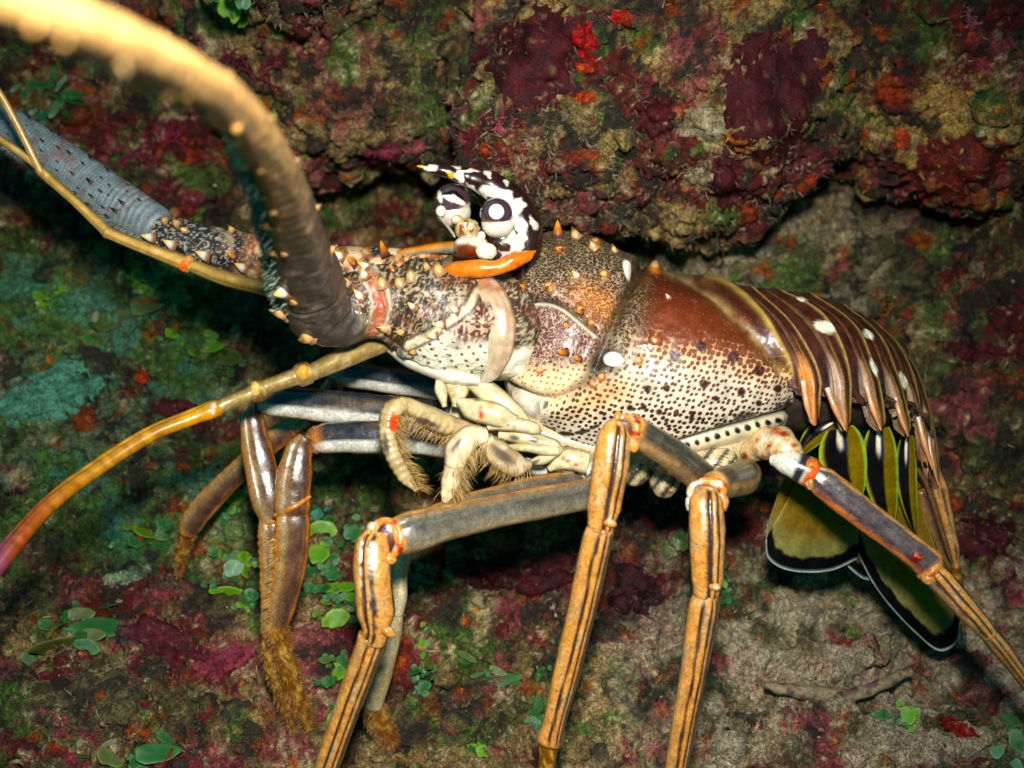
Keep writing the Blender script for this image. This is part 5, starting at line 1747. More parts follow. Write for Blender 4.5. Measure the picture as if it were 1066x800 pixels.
def build_ground():
    xs = np.concatenate([np.linspace(-1500, -80, 70), np.linspace(-70, 1136, 700), np.linspace(1146, 2600, 70)])
    prof = [(1700, 560), (1200, 300), (1000, 120), (860, -15), (800, -68), (720, -140), (640, -210), (560, -278), (480, -340), (400, -398), (320, -445), (240, -480), (120, -505), (0, -505), (-200, -470), (-600, -380), (-1200, -200)]
    pr = np.array([(0, y, z, 0, 0) for y, z in prof], float)
    dense = hermite(pr, 3000)[0][:, 1:3]
    inside = (dense[:, 0] > -60) & (dense[:, 0] < 870)
    lo = dense[dense[:, 0] >= 870]
    hi = dense[dense[:, 0] <= -60]
    mid = dense[inside]
    yq = np.linspace(869, -59, 560)
    zq = np.interp(yq, mid[::-1, 0], mid[::-1, 1])
    ys = np.concatenate([lo[::12, 0], yq, hi[::12, 0]])
    zs = np.concatenate([lo[::12, 1], zq, hi[::12, 1]])
    X, Y = np.meshgrid(xs, ys)
    Z = np.broadcast_to(zs[:, None], X.shape).copy()
    # the seabed rises toward the left and falls off under the tail
    Z += 26 * sst(330, 0, X) * sst(330, 520, Y) - 30 * sst(780, 1000, X) * sst(350, 500, Y) * sst(800, 650, Y)
    # hollow where the animal shelters, under the ledge
    Z -= 230 * np.exp(-(((X - 420) / 200) ** 4 + ((Y - 205) / 75) ** 4)) + 380 * np.exp(-(((X - 780) / 220) ** 4 + ((Y - 225) / 95) ** 4)) + 260 * np.exp(-(((X - 1030) / 130) ** 4 + ((Y - 240) / 70) ** 4))
    Z -= 110 * sst(900, 1040, X) * sst(560, 440, Y) * sst(180, 260, Y)
    P = W(X, Y, Z)
    N = grid_normals(P)
    N *= np.sign(((CAM - P) * N).sum(-1))[..., None]
    P = rough(P, N, 200, 1.0, 0.75)
    N = grid_normals(P)
    N *= np.sign(((CAM - P) * N).sum(-1))[..., None]
    x, y, _ = PX(P)
    wob = 40 * fbm(P / S / 70, 3, 290)
    x2, y2 = x + wob, y + wob
    right = sst(560, 760, x2) * sst(520, 620, y2)
    botl = ell(x2, y2, 190, 690, 200, 120, 0, 0.5)
    left = sst(330, 180, x2) * sst(620, 520, y2) * sst(220, 300, y2)
    dark = sst(560, 400, y2) * sst(500, 800, x2)
    w0 = 0.02 - 0.08 * right + 0.20 * botl + 0.14 * dark - 0.12 * left
    w1 = 0.02 + 0.04 * right + 0.20 * botl - 0.06 * dark - 0.1 * left
    w2 = 0.05 - 0.12 * right + 0.42 * left - 0.02 * botl
    w3 = 0.0 - 0.12 * right + 0.04 * dark
    bcol = mixc(mixc(np.broadcast_to(TAN, P.shape), np.array([0.36, 0.31, 0.22]), right), np.array([0.20, 0.27, 0.15]), left)
    C = reef_col(P, 300, bcol, (w0, w1, w2, w3))
    C = mixc(C, np.array([0.11, 0.21, 0.06]), 0.8 * left * sst(0.04, 0.16, fbm(P / S / 40, 5, 293, 0.6)))
    C = mixc(C, np.array([0.10, 0.25, 0.17]), 0.75 * left * sst(0.06, 0.2, fbm(P / S / 55, 5, 297, 0.6)))  # teal cast of the ambient light painted into the left slope
    C = mixc(C, np.array([0.46, 0.40, 0.29]), 0.75 * right * sst(-0.2, 0.25, fbm(P / S / 35, 3, 295)))
    mb = MB()
    mb.add(P.reshape(-1, 3), [grid_faces(*X.shape)], C.reshape(-1, 3))
    o = mb.build('seabed', M_ROCK)
    o['kind'] = 'structure'
    keep(o, P, N, C)
    return o


GROUND = build_ground()


def boulder(cx, cy, z, rx, ry, rz, seed, label, w, tilt=0.0, nu=300, nv=520, lump=1.0, sq=0.85, base=None):
    u = np.linspace(0, np.pi, nu)
    nf_ = int(nv * 0.72)
    v = np.concatenate([np.linspace(-0.25, np.pi + 0.25, nf_, endpoint=False), np.linspace(np.pi + 0.25, 2 * np.pi - 0.25, 60, endpoint=False)])
    nv = len(v)
    VV, UU = np.meshgrid(v, u)
    pw = lambda t: np.sign(t) * np.abs(t) ** sq
    x, y, zz = np.sin(UU) * np.cos(VV), np.cos(UU), np.sin(UU) * np.sin(VV)
    n0 = np.stack([x, y, zz], -1)
    x, y, zz = pw(x), pw(y), pw(zz)
    ca, sa = math.cos(tilt), math.sin(tilt)
    X, Y = x * rx, y * ry
    X, Y = X * ca + Y * sa, -X * sa + Y * ca
    sc = S * (D0 - z * S) / D0
    P = W(cx, cy, z) + sc * (X[..., None] * Rv + Y[..., None] * Uv - (zz * rz)[..., None] * Fv)
    N = n0[..., 0:1] * Rv + n0[..., 1:2] * Uv - n0[..., 2:3] * Fv
    P = rough(P, N, seed, 1.0, lump)
    cen = W(cx, cy, z)
    N = grid_normals(P)
    N *= np.sign(((P - cen) * N).sum(-1))[..., None]
    C = reef_col(P, seed + 5, base, w)
    mb = MB()
    mb.add(P.reshape(-1, 3), [grid_faces(nu, nv, True)], C.reshape(-1, 3))
    o = mb.build('reef_rock', M_ROCK)
    tag(o, label, 'rock', 'rocks of the reef ledge')
    keep(o, P, N, C)
    return o


boulder(690, 15, -360, 200, 215, 190, 410, 'big overhanging reef rock with dark red growth above the lobster', (0.12, 0.02, -0.02, -0.02), -0.10, base=np.array([0.38, 0.285, 0.155]))
boulder(590, 135, -310, 100, 88, 115, 415, 'rounded turf-covered bulge of rock right behind the horns', (0.10, -0.04, 0.0, 0.06), 0.2, nu=220, nv=400, lump=0.7, base=np.array([0.34, 0.26, 0.14]))
boulder(375, 20, -470, 170, 150, 125, 420, 'mauve crusted rock behind the big antenna, left of the overhanging rock', (0.08, 0.20, 0.04, 0.0))
boulder(1040, 55, -390, 205, 155, 180, 430, 'rust and olive rock filling the upper right corner', (0.06, 0.06, 0.0, -0.05), 0.1, base=np.array([0.40, 0.28, 0.14]))
boulder(840, 300, -660, 175, 100, 120, 440, 'pale grey rock in the shade behind the tail', (-0.25, -0.2, -0.1, -0.06), base=np.array([0.33, 0.29, 0.21]))
boulder(308, -52, -220, 82, 62, 70, 450, 'small overhanging rock at the top edge with a hairy fringe', (0.10, 0.05, 0.0, 0.0), nu=160, nv=260, lump=0.4)
boulder(20, 475, -430, 160, 85, 110, 460, 'low rock at the left edge under the teal algae sheet', (-0.06, -0.1, 0.2, 0.0), -0.3, base=np.array([0.16, 0.20, 0.13]))
boulder(70, 770, -150, 150, 70, 90, 470, 'knobbly pink and tan rock in the lower left corner', (0.06, 0.12, -0.05, 0.0), 0.1, base=np.array([0.33, 0.27, 0.19]))
boulder(1060, 430, -430, 110, 190, 90, 480, 'dark maroon mottled rock at the right edge', (0.08, 0.02, -0.02, 0.04))
bpy.context.view_layer.update()


RBOX = []
for _r in ROCKS:
    _x, _y, _z = PX(_r[1])
    RBOX.append((-1e9, 1e9, -1e9, 1e9) if _r[0] is GROUND else (_x.min(), _x.max(), _y.min(), _y.max()))


def rhit(px, py):
    d = W(px, py, 0) - CAM
    d /= np.linalg.norm(d)
    best = None
    for (o, *_r), bb in zip(ROCKS, RBOX):
        if not (bb[0] <= px <= bb[1] and bb[2] <= py <= bb[3]):
            continue
        ok, loc, nor, idx = o.ray_cast(Vector(CAM), Vector(d))
        if ok:
            t = (np.array(loc) - CAM) @ d
            if best is None or t < best[0]:
                best = (t, np.array(loc), np.array(nor))
    return best


# ---- encrusting growths ---------------------------------------------
def crust(name, label, cat, cx, cy, rx, ry, col, col2, thick=5, seed=0, ang=0, mat=None, lob=0.35, group=None):
    n_ = 31
    g = np.linspace(-1, 1, n_)
    A, B = np.meshgrid(g, g)
    U = A * np.sqrt(1 - B**2 / 2)
    V = B * np.sqrt(1 - A**2 / 2)
    R_ = np.hypot(U, V)
    th = np.arctan2(V, U)
    edge = 1 + lob * fbm(np.stack([np.cos(th) * 2.4, np.sin(th) * 2.4, np.full(th.shape, seed * 1.7)], -1), 6, seed, 0.72) * 2.0
    edge = 1 + (edge - 1) * sst(0.1, 0.8, R_)
    ca, sa = math.cos(math.radians(ang)), math.sin(math.radians(ang))
    ex, ey = rx * edge * U, ry * edge * V
    PXX, PYY = cx + ex * ca - ey * sa, cy + ex * sa + ey * ca
    d0 = rhit(cx, cy)[0]
    P = np.zeros((n_, n_, 3))
    Nn_ = np.zeros((n_, n_, 3))
    DV = W(PXX, PYY, 0) - CAM
    DV /= np.linalg.norm(DV, axis=-1)[..., None]
    for i in range(n_):
        for j in range(n_):
            h = rhit(PXX[i, j], PYY[i, j])
            t = min(max(h[0], d0 - 0.035), d0 + 0.03)
            P[i, j] = CAM + DV[i, j] * t
            Nn_[i, j] = h[2] if h[2] @ DV[i, j] < 0 else -h[2]
    for _ in range(2):
        for arr in (P, Nn_):
            arr[1:-1, 1:-1] = (arr[:-2, 1:-1] + arr[2:, 1:-1] + arr[1:-1, :-2] + arr[1:-1, 2:] + 2 * arr[1:-1, 1:-1]) / 6
    Q = P / S
    hgt = thick * 1.0 * (1 - R_**3) - 4.0 * R_**8 + thick * 1.0 * fbm(Q / 16, 4, seed + 5, 0.6) * (1 - R_**6) + 2.2 * fbm(Q / 5, 2, seed + 6)
    out = -DV * 0.5 + Nn_
    out /= np.linalg.norm(out, axis=-1)[..., None]
    P = P + out * (hgt * S)[..., None]
    n1 = fbm(Q / 14, 4, seed + 7, 0.6)
    n2 = fbm(Q / 4.5, 3, seed + 9, 0.6)
    C = mixc(np.broadcast_to(col, P.shape), col2, sst(-0.05, 0.3, n1)) * (1 + 0.5 * n2[..., None])
    C = mixc(C, TAN, 0.5 * sst(0.42, 0.55, n2))
    mb = MB()
    mb.add(P.reshape(-1, 3), [grid_faces(n_, n_)], C.reshape(-1, 3))
    o = mb.build(name, mat or M_SPONGE)
    tag(o, label, cat, group)
    return o


WINE, WINE2 = np.array([0.092, 0.010, 0.014]), np.array([0.045, 0.006, 0.009])
SCAR, SCAR2 = np.array([0.50, 0.020, 0.012]), np.array([0.24, 0.010, 0.010])
TANG, TANG2 = np.array([0.55, 0.10, 0.015]), np.array([0.32, 0.05, 0.015])
BONE, BONE2 = np.array([0.42, 0.36, 0.23]), np.array([0.28, 0.23, 0.14])
ROSE, ROSE2 = np.array([0.26, 0.05, 0.075]), np.array([0.13, 0.02, 0.035])
TEAL, TEAL2 = np.array([0.12, 0.30, 0.21]), np.array([0.07, 0.17, 0.10])  # algae green with the teal of the ambient light mixed in
for a in [
    ('sponge', 'large smooth dark wine-red sponge at upper right of the overhanging rock', 'sponge', 805, 92, 54, 80, WINE, WINE2, 7, 1, 12),
    ('sponge', 'dark red ruffled sponge left of the scarlet patch above the horns', 'sponge', 556, 58, 62, 58, WINE, WINE2, 7, 2, -20),
    ('sponge', 'bright scarlet sponge lobe near the top centre', 'sponge', 606, 40, 15, 24, SCAR, SCAR2, 6, 3, 0),
    ('sponge', 'orange-red sponge just under the scarlet lobe', 'sponge', 611, 66, 13, 13, TANG, SCAR2, 5, 4, 0),
    ('sponge', 'small orange sponge in cream turf under the orange-red one', 'sponge', 610, 102, 13, 8, TANG, TANG2, 4, 5, 0),
    ('sponge', 'small scarlet sponge at the top edge beside a pale streak', 'sponge', 648, 18, 13, 10, SCAR, TANG2, 4, 6, 20),
    ('sponge', 'round wine-red sponge between the pale lump and the scarlet lobes', 'sponge', 684, 122, 27, 26, WINE, WINE2, 5, 7, 30),
    ('sponge', 'wine-red patch hanging at the lower right of the overhanging rock', 'sponge', 757, 188, 19, 33, WINE, WINE2, 5, 8, -10),
    ('sponge', 'pale cream lumpy sponge in the middle of the overhanging rock', 'sponge', 735, 130, 27, 22, BONE, BONE2, 7, 9, 20),
    ('sponge', 'small cream sponge below the pale lumpy one', 'sponge', 728, 185, 17, 12, BONE, BONE2, 6, 10, -10),
    ('sponge', 'wide rust-red crust low on the upper right rock', 'sponge', 1000, 170, 60, 34, np.array([0.20, 0.035, 0.02]), np.array([0.11, 0.015, 0.015]), 3, 11, -10),
    ('sponge', 'fuzzy orange patch on the upper right rock', 'sponge', 924, 92, 17, 16, TANG2, RUST, 4, 12, 0),
    ('sponge', 'orange spot left of the wide rust-red crust', 'sponge', 939, 144, 10, 11, TANG, TANG2, 4, 13, 0),
    ('sponge', 'coral-red spot at the lower lip of the upper right rock', 'sponge', 964, 205, 10, 8, SCAR2, TANG2, 4, 14, 0),
    ('sponge', 'dark red sponge on the ground behind the long grey thigh', 'sponge', 572, 598, 42, 22, WINE, WINE2, 8, 15, -15),
    ('sponge', 'wine-red sponge beside the middle knee on the ground', 'sponge', 508, 600, 36, 17, WINE, WINE2, 6, 16, 15),
    ('sponge', 'blackish maroon sponge between the two shins', 'sponge', 660, 616, 28, 30, WINE2, WINE2 * 0.5, 8, 17, 0),
    ('sponge', 'scarlet crust on the ground at lower right', 'sponge', 996, 757, 24, 10, SCAR2, TANG2, 4, 18, 20),
    ('sponge', 'wide maroon crust on the ground at lower left', 'sponge', 172, 665, 46, 24, WINE, ROSE2, 5, 19, 25),
    ('sponge', 'rose-pink crust right of the wide maroon one', 'sponge', 232, 690, 34, 16, ROSE, ROSE2, 5, 20, -20),
    ('sponge', 'small orange cup sponge left of the thin curved feeler', 'sponge', 148, 392, 8.5, 8, TANG, TANG2, 4, 21, 0),
    ('sponge', 'rust-coloured sponge behind the blurred antenna at left', 'sponge', 92, 122, 26, 14, np.array([0.20, 0.05, 0.015]), np.array([0.10, 0.025, 0.012]), 5, 22, -25),
    ('sponge', 'small rust sponge at the top left beyond the blurred antenna', 'sponge', 168, 24, 13, 9, np.array([0.26, 0.05, 0.01]), np.array([0.12, 0.03, 0.01]), 4, 23, 0),
    ('sponge', 'orange-brown round spot left of the horns', 'sponge', 505, 156, 9, 8, TANG2, RUST, 4, 24, 0),
    ('sponge', 'rose crust on the mauve rock behind the horns', 'sponge', 400, 160, 26, 12, ROSE2, ROSE, 3, 25, 0),
    ('sponge', 'wine-red crust beyond the thin feeler at left', 'sponge', 190, 430, 40, 16, WINE, ROSE2, 4, 26, 20),
    ('sponge', 'dark maroon crust on the right edge rock', 'sponge', 1010, 365, 46, 12, WINE, ROSE2, 4, 27, 8),
    ('sponge', 'deep red crust beyond the tail near the right edge', 'sponge', 1025, 560, 40, 26, WINE, WINE2, 4, 28, -10),
    ('algae', 'teal sheet of algae spread over the left edge rock', 'algae', 52, 412, 70, 30, TEAL, TEAL2, 6, 29, -18),
    ('algae', 'pale green film of algae beside the thin orange feeler tip', 'algae', 130, 600, 30, 9, np.array([0.30, 0.36, 0.22]), TEAL2, 3, 30, -12),
]:
    crust(*a)


# ---- leafy green algae ----------------------------------------------
def disc_mesh(kind, seed):
    nr, na = 7, 22
    th = np.linspace(0, 2 * np.pi, na, endpoint=False)
    e = 1 + 0.10 * np.sin(2 * th + seed) + 0.07 * np.sin(3 * th + seed * 2) + 0.035 * np.sin(7 * th + seed) - 0.30 * np.exp(-((th - 4.7) / 0.3) ** 2)
    r = np.array([0, 0.3, 0.6, 0.85, 0.97, 1.0, 0.95])[:, None]
    zt = np.array([0.03, 0.04, 0.05, 0.06, 0.04, 0.0, -0.03])[:, None]
    X, Y = r * e * np.cos(th), r * e * np.sin(th)
    Z = zt + 0.22 * X**2 - 0.16 * Y * X + 0.05 * np.sin(5 * th) * r**2
    V = np.stack([X, Y, Z + 0 * X], -1)
    Vb = np.stack([X[:5], Y[:5], Z[:5] - 2 * zt[:5] * 0.7], -1)
    cols = {'lime': ([0.13, 0.28, 0.025], [0.22, 0.38, 0.05]), 'mint': ([0.14, 0.28, 0.16], [0.22, 0.36, 0.22]), 'deep': ([0.03, 0.13, 0.035], [0.06, 0.20, 0.05]),
            'olive': ([0.10, 0.13, 0.03], [0.16, 0.18, 0.05]), 'teal': ([0.03, 0.16, 0.10], [0.05, 0.22, 0.13])}[kind]
    f = lambda A: mixc(np.broadcast_to(np.array(cols[0]), A.shape), np.array(cols[1]), sst(0.55, 1.0, np.hypot(A[..., 0], A[..., 1])))
    V1, V2 = V.reshape(-1, 3), Vb.reshape(-1, 3)
    me = mesh_np('leaf', np.concatenate([V1, V2]), [grid_faces(nr, na, True), grid_faces(5, na, True)[:, ::-1] + len(V1)], np.concatenate([f(V).reshape(-1, 3), f(Vb).reshape(-1, 3)]), M_LEAF)
    return me


DISC = {k: [disc_mesh(k, s) for s in (0.3, 1.9, 3.7)] for k in ('lime', 'mint', 'deep', 'olive', 'teal')}


def plant(label, leaves, lift=7, name='green_algae'):
    extra = []
    for (px, py, rx, ry, ang, kind) in leaves:
        for _ in range(4):
            t_ = RNG.uniform(0, 6.28)
            dd_ = RNG.uniform(0.8, 1.9)
            extra.append((px + rx * dd_ * math.cos(t_), py + ry * dd_ * math.sin(t_), max(3.0, rx * RNG.uniform(0.3, 0.55)), max(2.6, ry * RNG.uniform(0.35, 0.6)), ang + RNG.uniform(-50, 50), 'deep' if RNG.uniform() < 0.6 else kind))
    leaves = extra + list(leaves)
    h = [rhit(l[0], l[1]) for l in leaves]
    root = np.mean([q[1] for q in h], axis=0) - Uv * 0.002
    E = empty(name, root, label, 'algae', 'green algae on the reef')
    for (px, py, rx, ry, ang, kind), q in zip(leaves, h):
        stem = MB()
        d = q[1] - CAM
        t = np.linalg.norm(d)
        d /= t
        loc = CAM + d * (t - lift * S * RNG.uniform(0.7, 1.5))
        sc = t / D0 * S
        z = Vector(-d) + Vector(Uv) * 0.35 + Vector(RNG.normal(size=3)) * 0.38
        z.normalize()
        a = math.radians(ang)
        x = Vector(Rv * math.cos(a) - Uv * math.sin(a))
        x = (x - x.dot(z) * z).normalized()
        y = z.cross(x)
        o = bpy.data.objects.new('leaf', DISC[kind][int(RNG.integers(3))])
        COL.objects.link(o)
        o.parent = E
        o.matrix_parent_inverse = PW(E).inverted()
        m = Matrix((x * rx * sc, y * ry * sc, z * min(rx, ry) * sc)).transposed().to_4x4()
        m.translation = Vector(loc)
        o.matrix_basis = m
        # a stalk from the leaf down to the rock
        zz = (D0 - (t - lift * S) * (d @ Fv)) / S
        loft(stem, [(px, py + ry * 0.2, zz - 2, 1.2, 1.2), (px + 2, py + ry * 0.7, zz - 8, 1.4, 1.4), (px + 3, py + ry * 1.0 + 3, zz - 18, 1.6, 1.6)], 8, 7, col=np.array([0.05, 0.10, 0.03]))
        stem.build('stem', M_LEAF, E)
    return E


plant('row of lime green leaf discs right of the hairy front shins', [(335, 554, 14, 13, 10, 'lime'), (332, 578, 12, 11, 0, 'lime'), (327, 597, 10, 9, 0, 'deep'), (322, 612, 7, 6, 0, 'deep'), (367, 556, 8, 11, 20, 'deep'), (330, 536, 7, 5, 0, 'teal')])
plant('cluster of lime and mint leaf discs left of the hairy front shins', [(234, 580, 11, 8, -10, 'lime'), (243, 592, 10, 10, 0, 'mint'), (256, 582, 9, 8, 10, 'lime'), (258, 597, 9, 8, 0, 'lime'), (242, 618, 17, 8, 12, 'lime'), (262, 620, 8, 7, 0, 'deep'), (252, 630, 6, 4, 0, 'lime'), (217, 606, 6, 8, 30, 'olive')])
plant('lime leaf rosette left of the middle knee', [(354, 612, 17, 9, -15, 'lime'), (340, 614, 9, 6, 20, 'deep'), (368, 622, 10, 6, 10, 'lime'), (351, 644, 12, 11, 0, 'lime'), (346, 600, 7, 6, 0, 'deep'), (362, 634, 7, 4, 0, 'olive')])
plant('small bright green leaves low beside the middle shin', [(350, 700, 12, 9, 20, 'lime'), (342, 710, 8, 6, -20, 'deep'), (356, 690, 6, 7, 0, 'deep'), (340, 688, 6, 4, 0, 'olive'), (346, 748, 4, 8, 10, 'lime')])
plant('pair of green leaf discs above the slanting far shin', [(244, 517, 10, 11, 0, 'lime'), (229, 532, 9, 8, 0, 'deep'), (246, 536, 6, 5, 0, 'deep')])
plant('green leaves at the tip of the far shin', [(152, 556, 15, 9, -10, 'lime'), (171, 555, 8, 11, 20, 'deep'), (140, 565, 8, 6, 0, 'deep'), (118, 558, 10, 6, 0, 'teal')])
plant('dark green fan of algae at lower left', [(101, 655, 24, 14, -18, 'deep'), (62, 672, 28, 13, 8, 'olive'), (84, 640, 12, 8, 0, 'olive')], 5)
plant('pair of green leaves along the bottom edge at left', [(163, 785, 20, 12, -10, 'deep'), (115, 790, 16, 8, 0, 'olive')], 5)
plant('two bright green lobes behind the antenna base', [(148, 289, 11, 9, -10, 'lime'), (152, 303, 8, 6, 0, 'lime'), (160, 296, 5, 8, 0, 'deep')], 6)
plant('yellow-green lobes above the thin curved feeler', [(220, 361, 15, 9, 15, 'lime'), (240, 373, 17, 10, 20, 'olive'), (178, 348, 7, 6, 0, 'lime'), (153, 322, 16, 7, -8, 'olive'), (192, 311, 6, 6, 0, 'deep'), (186, 352, 5, 4, 0, 'lime')], 5)
plant('small bright green tufts on the left slope', [(41, 309, 7, 6, 0, 'lime'), (36, 300, 5, 5, 0, 'teal'), (60, 316, 6, 4, 0, 'deep'), (112, 340, 12, 9, -60, 'olive'), (66, 301, 5, 4, 0, 'lime')], 5)
plant('long dark green blade behind the antennae at left', [(77, 106, 24, 8, -48, 'deep'), (48, 88, 19, 6, -22, 'deep'), (50, 118, 16, 4, -60, 'teal')], 6)
plant('bright green leaf at the top edge beside the hairy rock', [(240, 8, 11, 15, 20, 'lime'), (252, 2, 8, 8, 0, 'deep')], 60)
plant('teal leaf behind the middle knee', [(432, 592, 11, 8, 0, 'teal'), (437, 604, 9, 6, 10, 'teal'), (424, 604, 6, 5, 0, 'deep')], 5)
plant('curled green leaves on the ground between the shins', [(525, 706, 18, 5, -10, 'deep'), (518, 699, 10, 4, 20, 'olive'), (486, 684, 11, 4, 25, 'olive'), (504, 783, 10, 6, 15, 'lime'), (555, 752, 8, 6, 0, 'deep')], 5)
plant('green leaves near the shin at the left of centre bottom', [(430, 700, 9, 6, 40, 'deep'), (438, 716, 10, 8, 0, 'deep'), (447, 690, 5, 12, 25, 'olive'), (440, 668, 4, 10, 15, 'lime'), (565, 700, 6, 4, 0, 'deep'), (560, 735, 5, 10, 20, 'deep')], 5)
plant('pale green leaf cut by the right edge at the bottom', [(1061, 782, 13, 18, 10, 'mint'), (1075, 770, 10, 8, 0, 'lime')], 6)
plant('tiny green leaves on the rubble at lower right', [(945, 746, 7, 9, 15, 'lime'), (938, 752, 4, 4, 0, 'deep'), (918, 744, 6, 4, 0, 'deep'), (953, 742, 4, 3, 0, 'lime')], 6)
plant('small green leaf beside the right-hand shin', [(752, 608, 5, 5, 0, 'lime'), (708, 566, 8, 9, 0, 'olive'), (757, 622, 7, 4, 60, 'deep')], 5)


# ---- red branching seaweed ------------------------------------------
def seaweed(px, py, size, label, col, seed):
    r = np.random.default_rng(seed)
    q = rhit(px, py)
    z0 = (D0 - (q[1] - CAM) @ Fv) / S + 4
    mb = MB()

    def branch(x, y, z, a, L, w, depth):
        n = 4
        pts = [(x, y, z, w, w)]
        for i in range(n):
            a += r.normal() * 0.28
            x += math.cos(a) * L / n
            y += math.sin(a) * L / n
            z += r.normal() * 1.5 + 0.8
            pts.append((x, y, z, w * (1 - 0.12 * (i + 1)), w * (1 - 0.12 * (i + 1))))
        loft(mb, pts, 10, 7, lambda k, th, px_, py_: mixc(np.broadcast_to(col, (len(px_), 3)), col * 1.6, 0.5 + 0.5 * np.sin(k * 3 + x)))
        if depth > 0:
            for sgn in (-1, 1):
                branch(x, y, z, a + sgn * r.uniform(0.3, 0.7), L * r.uniform(0.6, 0.85), w * 0.72, depth - 1)
            m = pts[2]
            branch(m[0], m[1], m[2], a + r.choice([-1, 1]) * r.uniform(0.5, 1.0), L * 0.6, w * 0.6, depth - 2 if depth > 1 else 0)
    for s in range(4):
        branch(px + r.normal() * 3, py + r.normal() * 3, z0, r.uniform(-2.9, -0.2), size * 0.42, 1.7, 3)
    o = mb.build('red_seaweed', M_SPONGE)
    tag(o, label, 'seaweed', 'red branching seaweeds')
    return o


CRIM = np.array([0.22, 0.03, 0.06])
seaweed(128, 172, 34, 'crimson branching seaweed just above the far antenna', CRIM, 1)
seaweed(170, 150, 24, 'small crimson branching seaweed right under the blurred antenna', CRIM, 2)
seaweed(262, 84, 34, 'dark red branching seaweed right of the blurred antenna', np.array([0.14, 0.02, 0.035]), 3)
seaweed(226, 70, 30, 'dark red branching seaweed hugging the blurred antenna', np.array([0.13, 0.02, 0.035]), 4)
seaweed(522, 136, 16, 'tiny pink seaweed sprig left above the horns', np.array([0.40, 0.10, 0.13]), 5)
seaweed(1008, 26, 14, 'tiny pink seaweed sprig in the upper right', np.array([0.36, 0.14, 0.18]), 6)
seaweed(922, 330, 26, 'orange-brown branching seaweed behind the tail', np.array([0.22, 0.09, 0.02]), 7)

# dead branch lying on the rubble
q = rhit(860, 716)
zb = (D0 - (q[1] - CAM) @ Fv) / S
mb = MB()
loft(mb, [(796, 712, zb + 2, 4, 4), (812, 717, zb + 5, 6, 6), (850, 722, zb + 7, 8, 7), (885, 724, zb + 8, 7, 7), (915, 714, zb + 4, 6, 6), (948, 698, zb - 4, 5, 5)], 60, 18,
     lambda k, th, a, b: mixc(np.broadcast_to(np.array([0.26, 0.21, 0.13]), (len(a), 3)), np.array([0.13, 0.07, 0.06]), sst(0, 0.4, fbm(np.stack([a / 8, b / 8, k], -1), 3, 181))),
     lambda K, T: 1 + 0.15 * np.sin(K * 9 + 2 * T) * np.cos(3 * T))
tag(mb.build('coral_branch', M_GRIT), 'tan encrusted coral branch lying on the rubble at lower right', 'coral')


# ---- turf and grit ---------------------------------------------------
def in_view(P, pad=40):
    x, y, z = PX(P)
    return (x > -pad) & (x < 1066 + pad) & (y > -pad) & (y < 800 + pad)


allP = np.concatenate([r[1] for r in ROCKS])
allN = np.concatenate([r[2] for r in ROCKS])
allC = np.concatenate([r[3] for r in ROCKS])
sel = in_view(allP) & (((CAM - allP) * allN).sum(1) > 0.0)
allP, allN, allC = allP[sel], allN[sel], allC[sel]
ax_, ay_, az_ = PX(allP)


def turf(n, length, width, cols, name, label, dens, up=0.0):
    p = dens(ax_, ay_) * (0.12 + sst(-0.02, 0.22, fbm(allP / S / 26, 3, 501)))
    p = p / p.sum()
    idx = RNG.choice(len(allP), n, p=p)
    B = allP[idx]
    N = allN[idx]
    d = N + RNG.normal(size=(n, 3)) * 0.65 + up * Uv
    d /= np.linalg.norm(d, axis=1)[:, None]
    L = (length * S * RNG.uniform(0.4, 1.3, n))[:, None]
    sd = np.cross(d, RNG.normal(size=(n, 3)))
    sd /= np.linalg.norm(sd, axis=1)[:, None]
    w = (width * S * RNG.uniform(0.6, 1.3, n))[:, None]
    bend = RNG.normal(size=(n, 3)) * 0.35
    mid = B + d * L * 0.5
    tip = B + (d + bend) * L
    B = B - d * L * 0.1
    V = np.stack([B - sd * w, B + sd * w, mid + sd * w * 0.8 + bend * L * 0.2, mid - sd * w * 0.8 + bend * L * 0.2, tip], 1).reshape(-1, 3)
    o5 = np.arange(n)[:, None] * 5
    F4 = o5 + np.array([[0, 1, 2, 3]])
    F3 = o5 + np.array([[3, 2, 4]])
    cc = np.array(cols)[RNG.integers(len(cols), size=n)] * RNG.uniform(0.6, 1.4, (n, 1))
    cc = cc * 0.75 + allC[idx] * 0.25
    C = np.repeat(cc, 5, axis=0)
    o = link_mesh(name, mesh_np(name, V, [F4, F3], C, M_TURF))
    tag(o, label, 'turf', None, 'stuff')


ov = lambda x, y: 0.25 + 2.5 * ell(x, y, 690, 190, 190, 80, 0, 0.6) + 1.5 * ell(x, y, 640, 80, 260, 120, 0, 0.5) + 2.5 * ell(x, y, 310, 5, 80, 30, 0, 0.5)
turf(52000, 8.0, 0.6, [[0.36, 0.32, 0.21], [0.22, 0.20, 0.12], [0.10, 0.03, 0.025], [0.40, 0.34, 0.24], [0.04, 0.03, 0.028], [0.05, 0.045, 0.03]], 'algal_turf', 'fuzzy cream and maroon turf covering the ledge rocks', ov)
lowd = lambda x, y: 0.05 + 1.0 * sst(300, 560, y) * (1 - 0.6 * sst(600, 800, x)) + 0.8 * sst(350, 200, x) * sst(250, 330, y)
turf(24000, 6, 0.55, [[0.10, 0.14, 0.04], [0.20, 0.17, 0.10], [0.22, 0.09, 0.10], [0.06, 0.10, 0.04], [0.28, 0.22, 0.15]], 'algal_turf', 'short mossy mixed turf on the seabed', lowd)


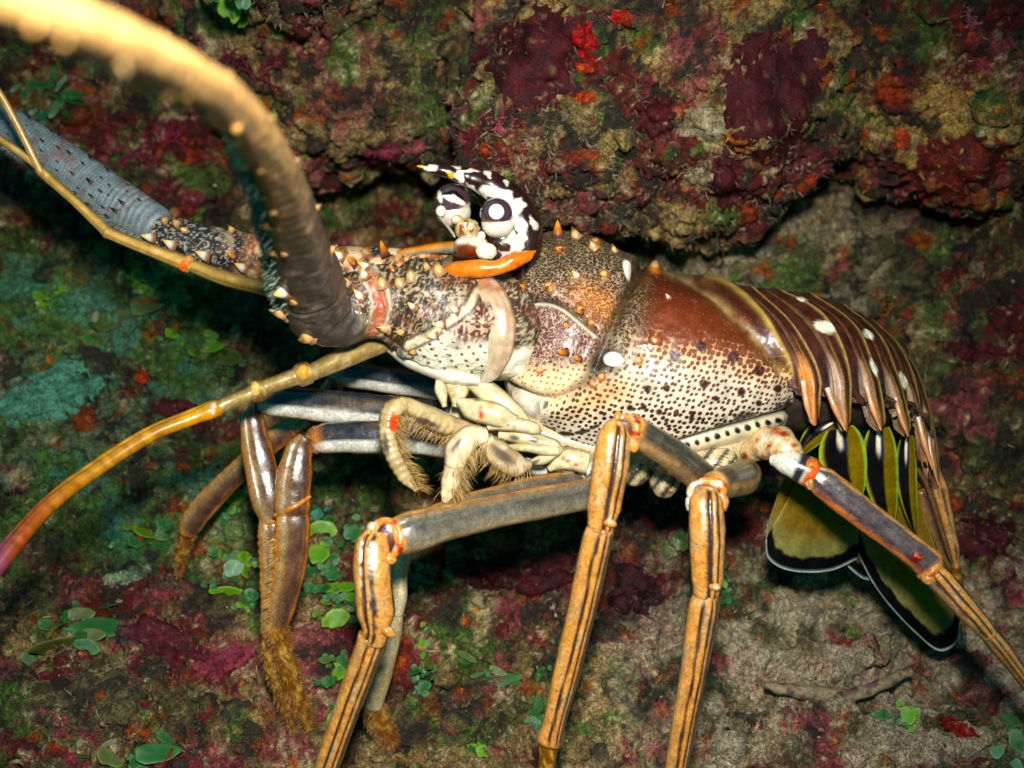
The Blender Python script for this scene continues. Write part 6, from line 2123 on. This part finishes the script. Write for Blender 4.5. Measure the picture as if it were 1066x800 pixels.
def grit(n, cols, name, label, dens, smin, smax):
    ph = (1 + 5 ** 0.5) / 2
    ico = np.array([(-1, ph, 0), (1, ph, 0), (-1, -ph, 0), (1, -ph, 0), (0, -1, ph), (0, 1, ph), (0, -1, -ph), (0, 1, -ph), (ph, 0, -1), (ph, 0, 1), (-ph, 0, -1), (-ph, 0, 1)]) / 1.9
    fc = np.array([(0, 11, 5), (0, 5, 1), (0, 1, 7), (0, 7, 10), (0, 10, 11), (1, 5, 9), (5, 11, 4), (11, 10, 2), (10, 7, 6), (7, 1, 8), (3, 9, 4), (3, 4, 2), (3, 2, 6), (3, 6, 8), (3, 8, 9), (4, 9, 5), (2, 4, 11), (6, 2, 10), (8, 6, 7), (9, 8, 1)])
    p = dens(ax_, ay_)
    idx = RNG.choice(len(allP), n, p=p / p.sum())
    sz = smin + (smax - smin) * RNG.uniform(0, 1, n) ** 3
    A = RNG.normal(size=(n, 3, 3))
    A = np.linalg.qr(A)[0] * RNG.uniform(0.5, 1.2, (n, 1, 3))
    V = (ico[None] * RNG.uniform(0.7, 1.25, (n, 12, 1))) @ A
    V = V * (sz * S)[:, None, None] + (allP[idx] + allN[idx] * (sz * S * 0.25)[:, None])[:, None]
    F = (np.arange(n)[:, None, None] * 12 + fc[None]).reshape(-1, 3)
    cc = np.array(cols)[RNG.integers(len(cols), size=n)] * RNG.uniform(0.6, 1.35, (n, 1))
    C = np.repeat(cc, 12, axis=0)
    o = link_mesh(name, mesh_np(name, V.reshape(-1, 3), [F], C, M_GRIT, None, False))
    tag(o, label, 'gravel', None, 'stuff')


grit(3200, [[0.34, 0.30, 0.21], [0.20, 0.17, 0.11], [0.10, 0.08, 0.06], [0.22, 0.06, 0.06], [0.28, 0.16, 0.16], [0.08, 0.12, 0.05], [0.30, 0.27, 0.20], [0.05, 0.04, 0.04]], 'reef_grit', 'loose coral grit and shell crumbs strewn over the seabed',
     lambda x, y: 0.25 + 1.2 * sst(400, 650, y), 0.9, 4.5)
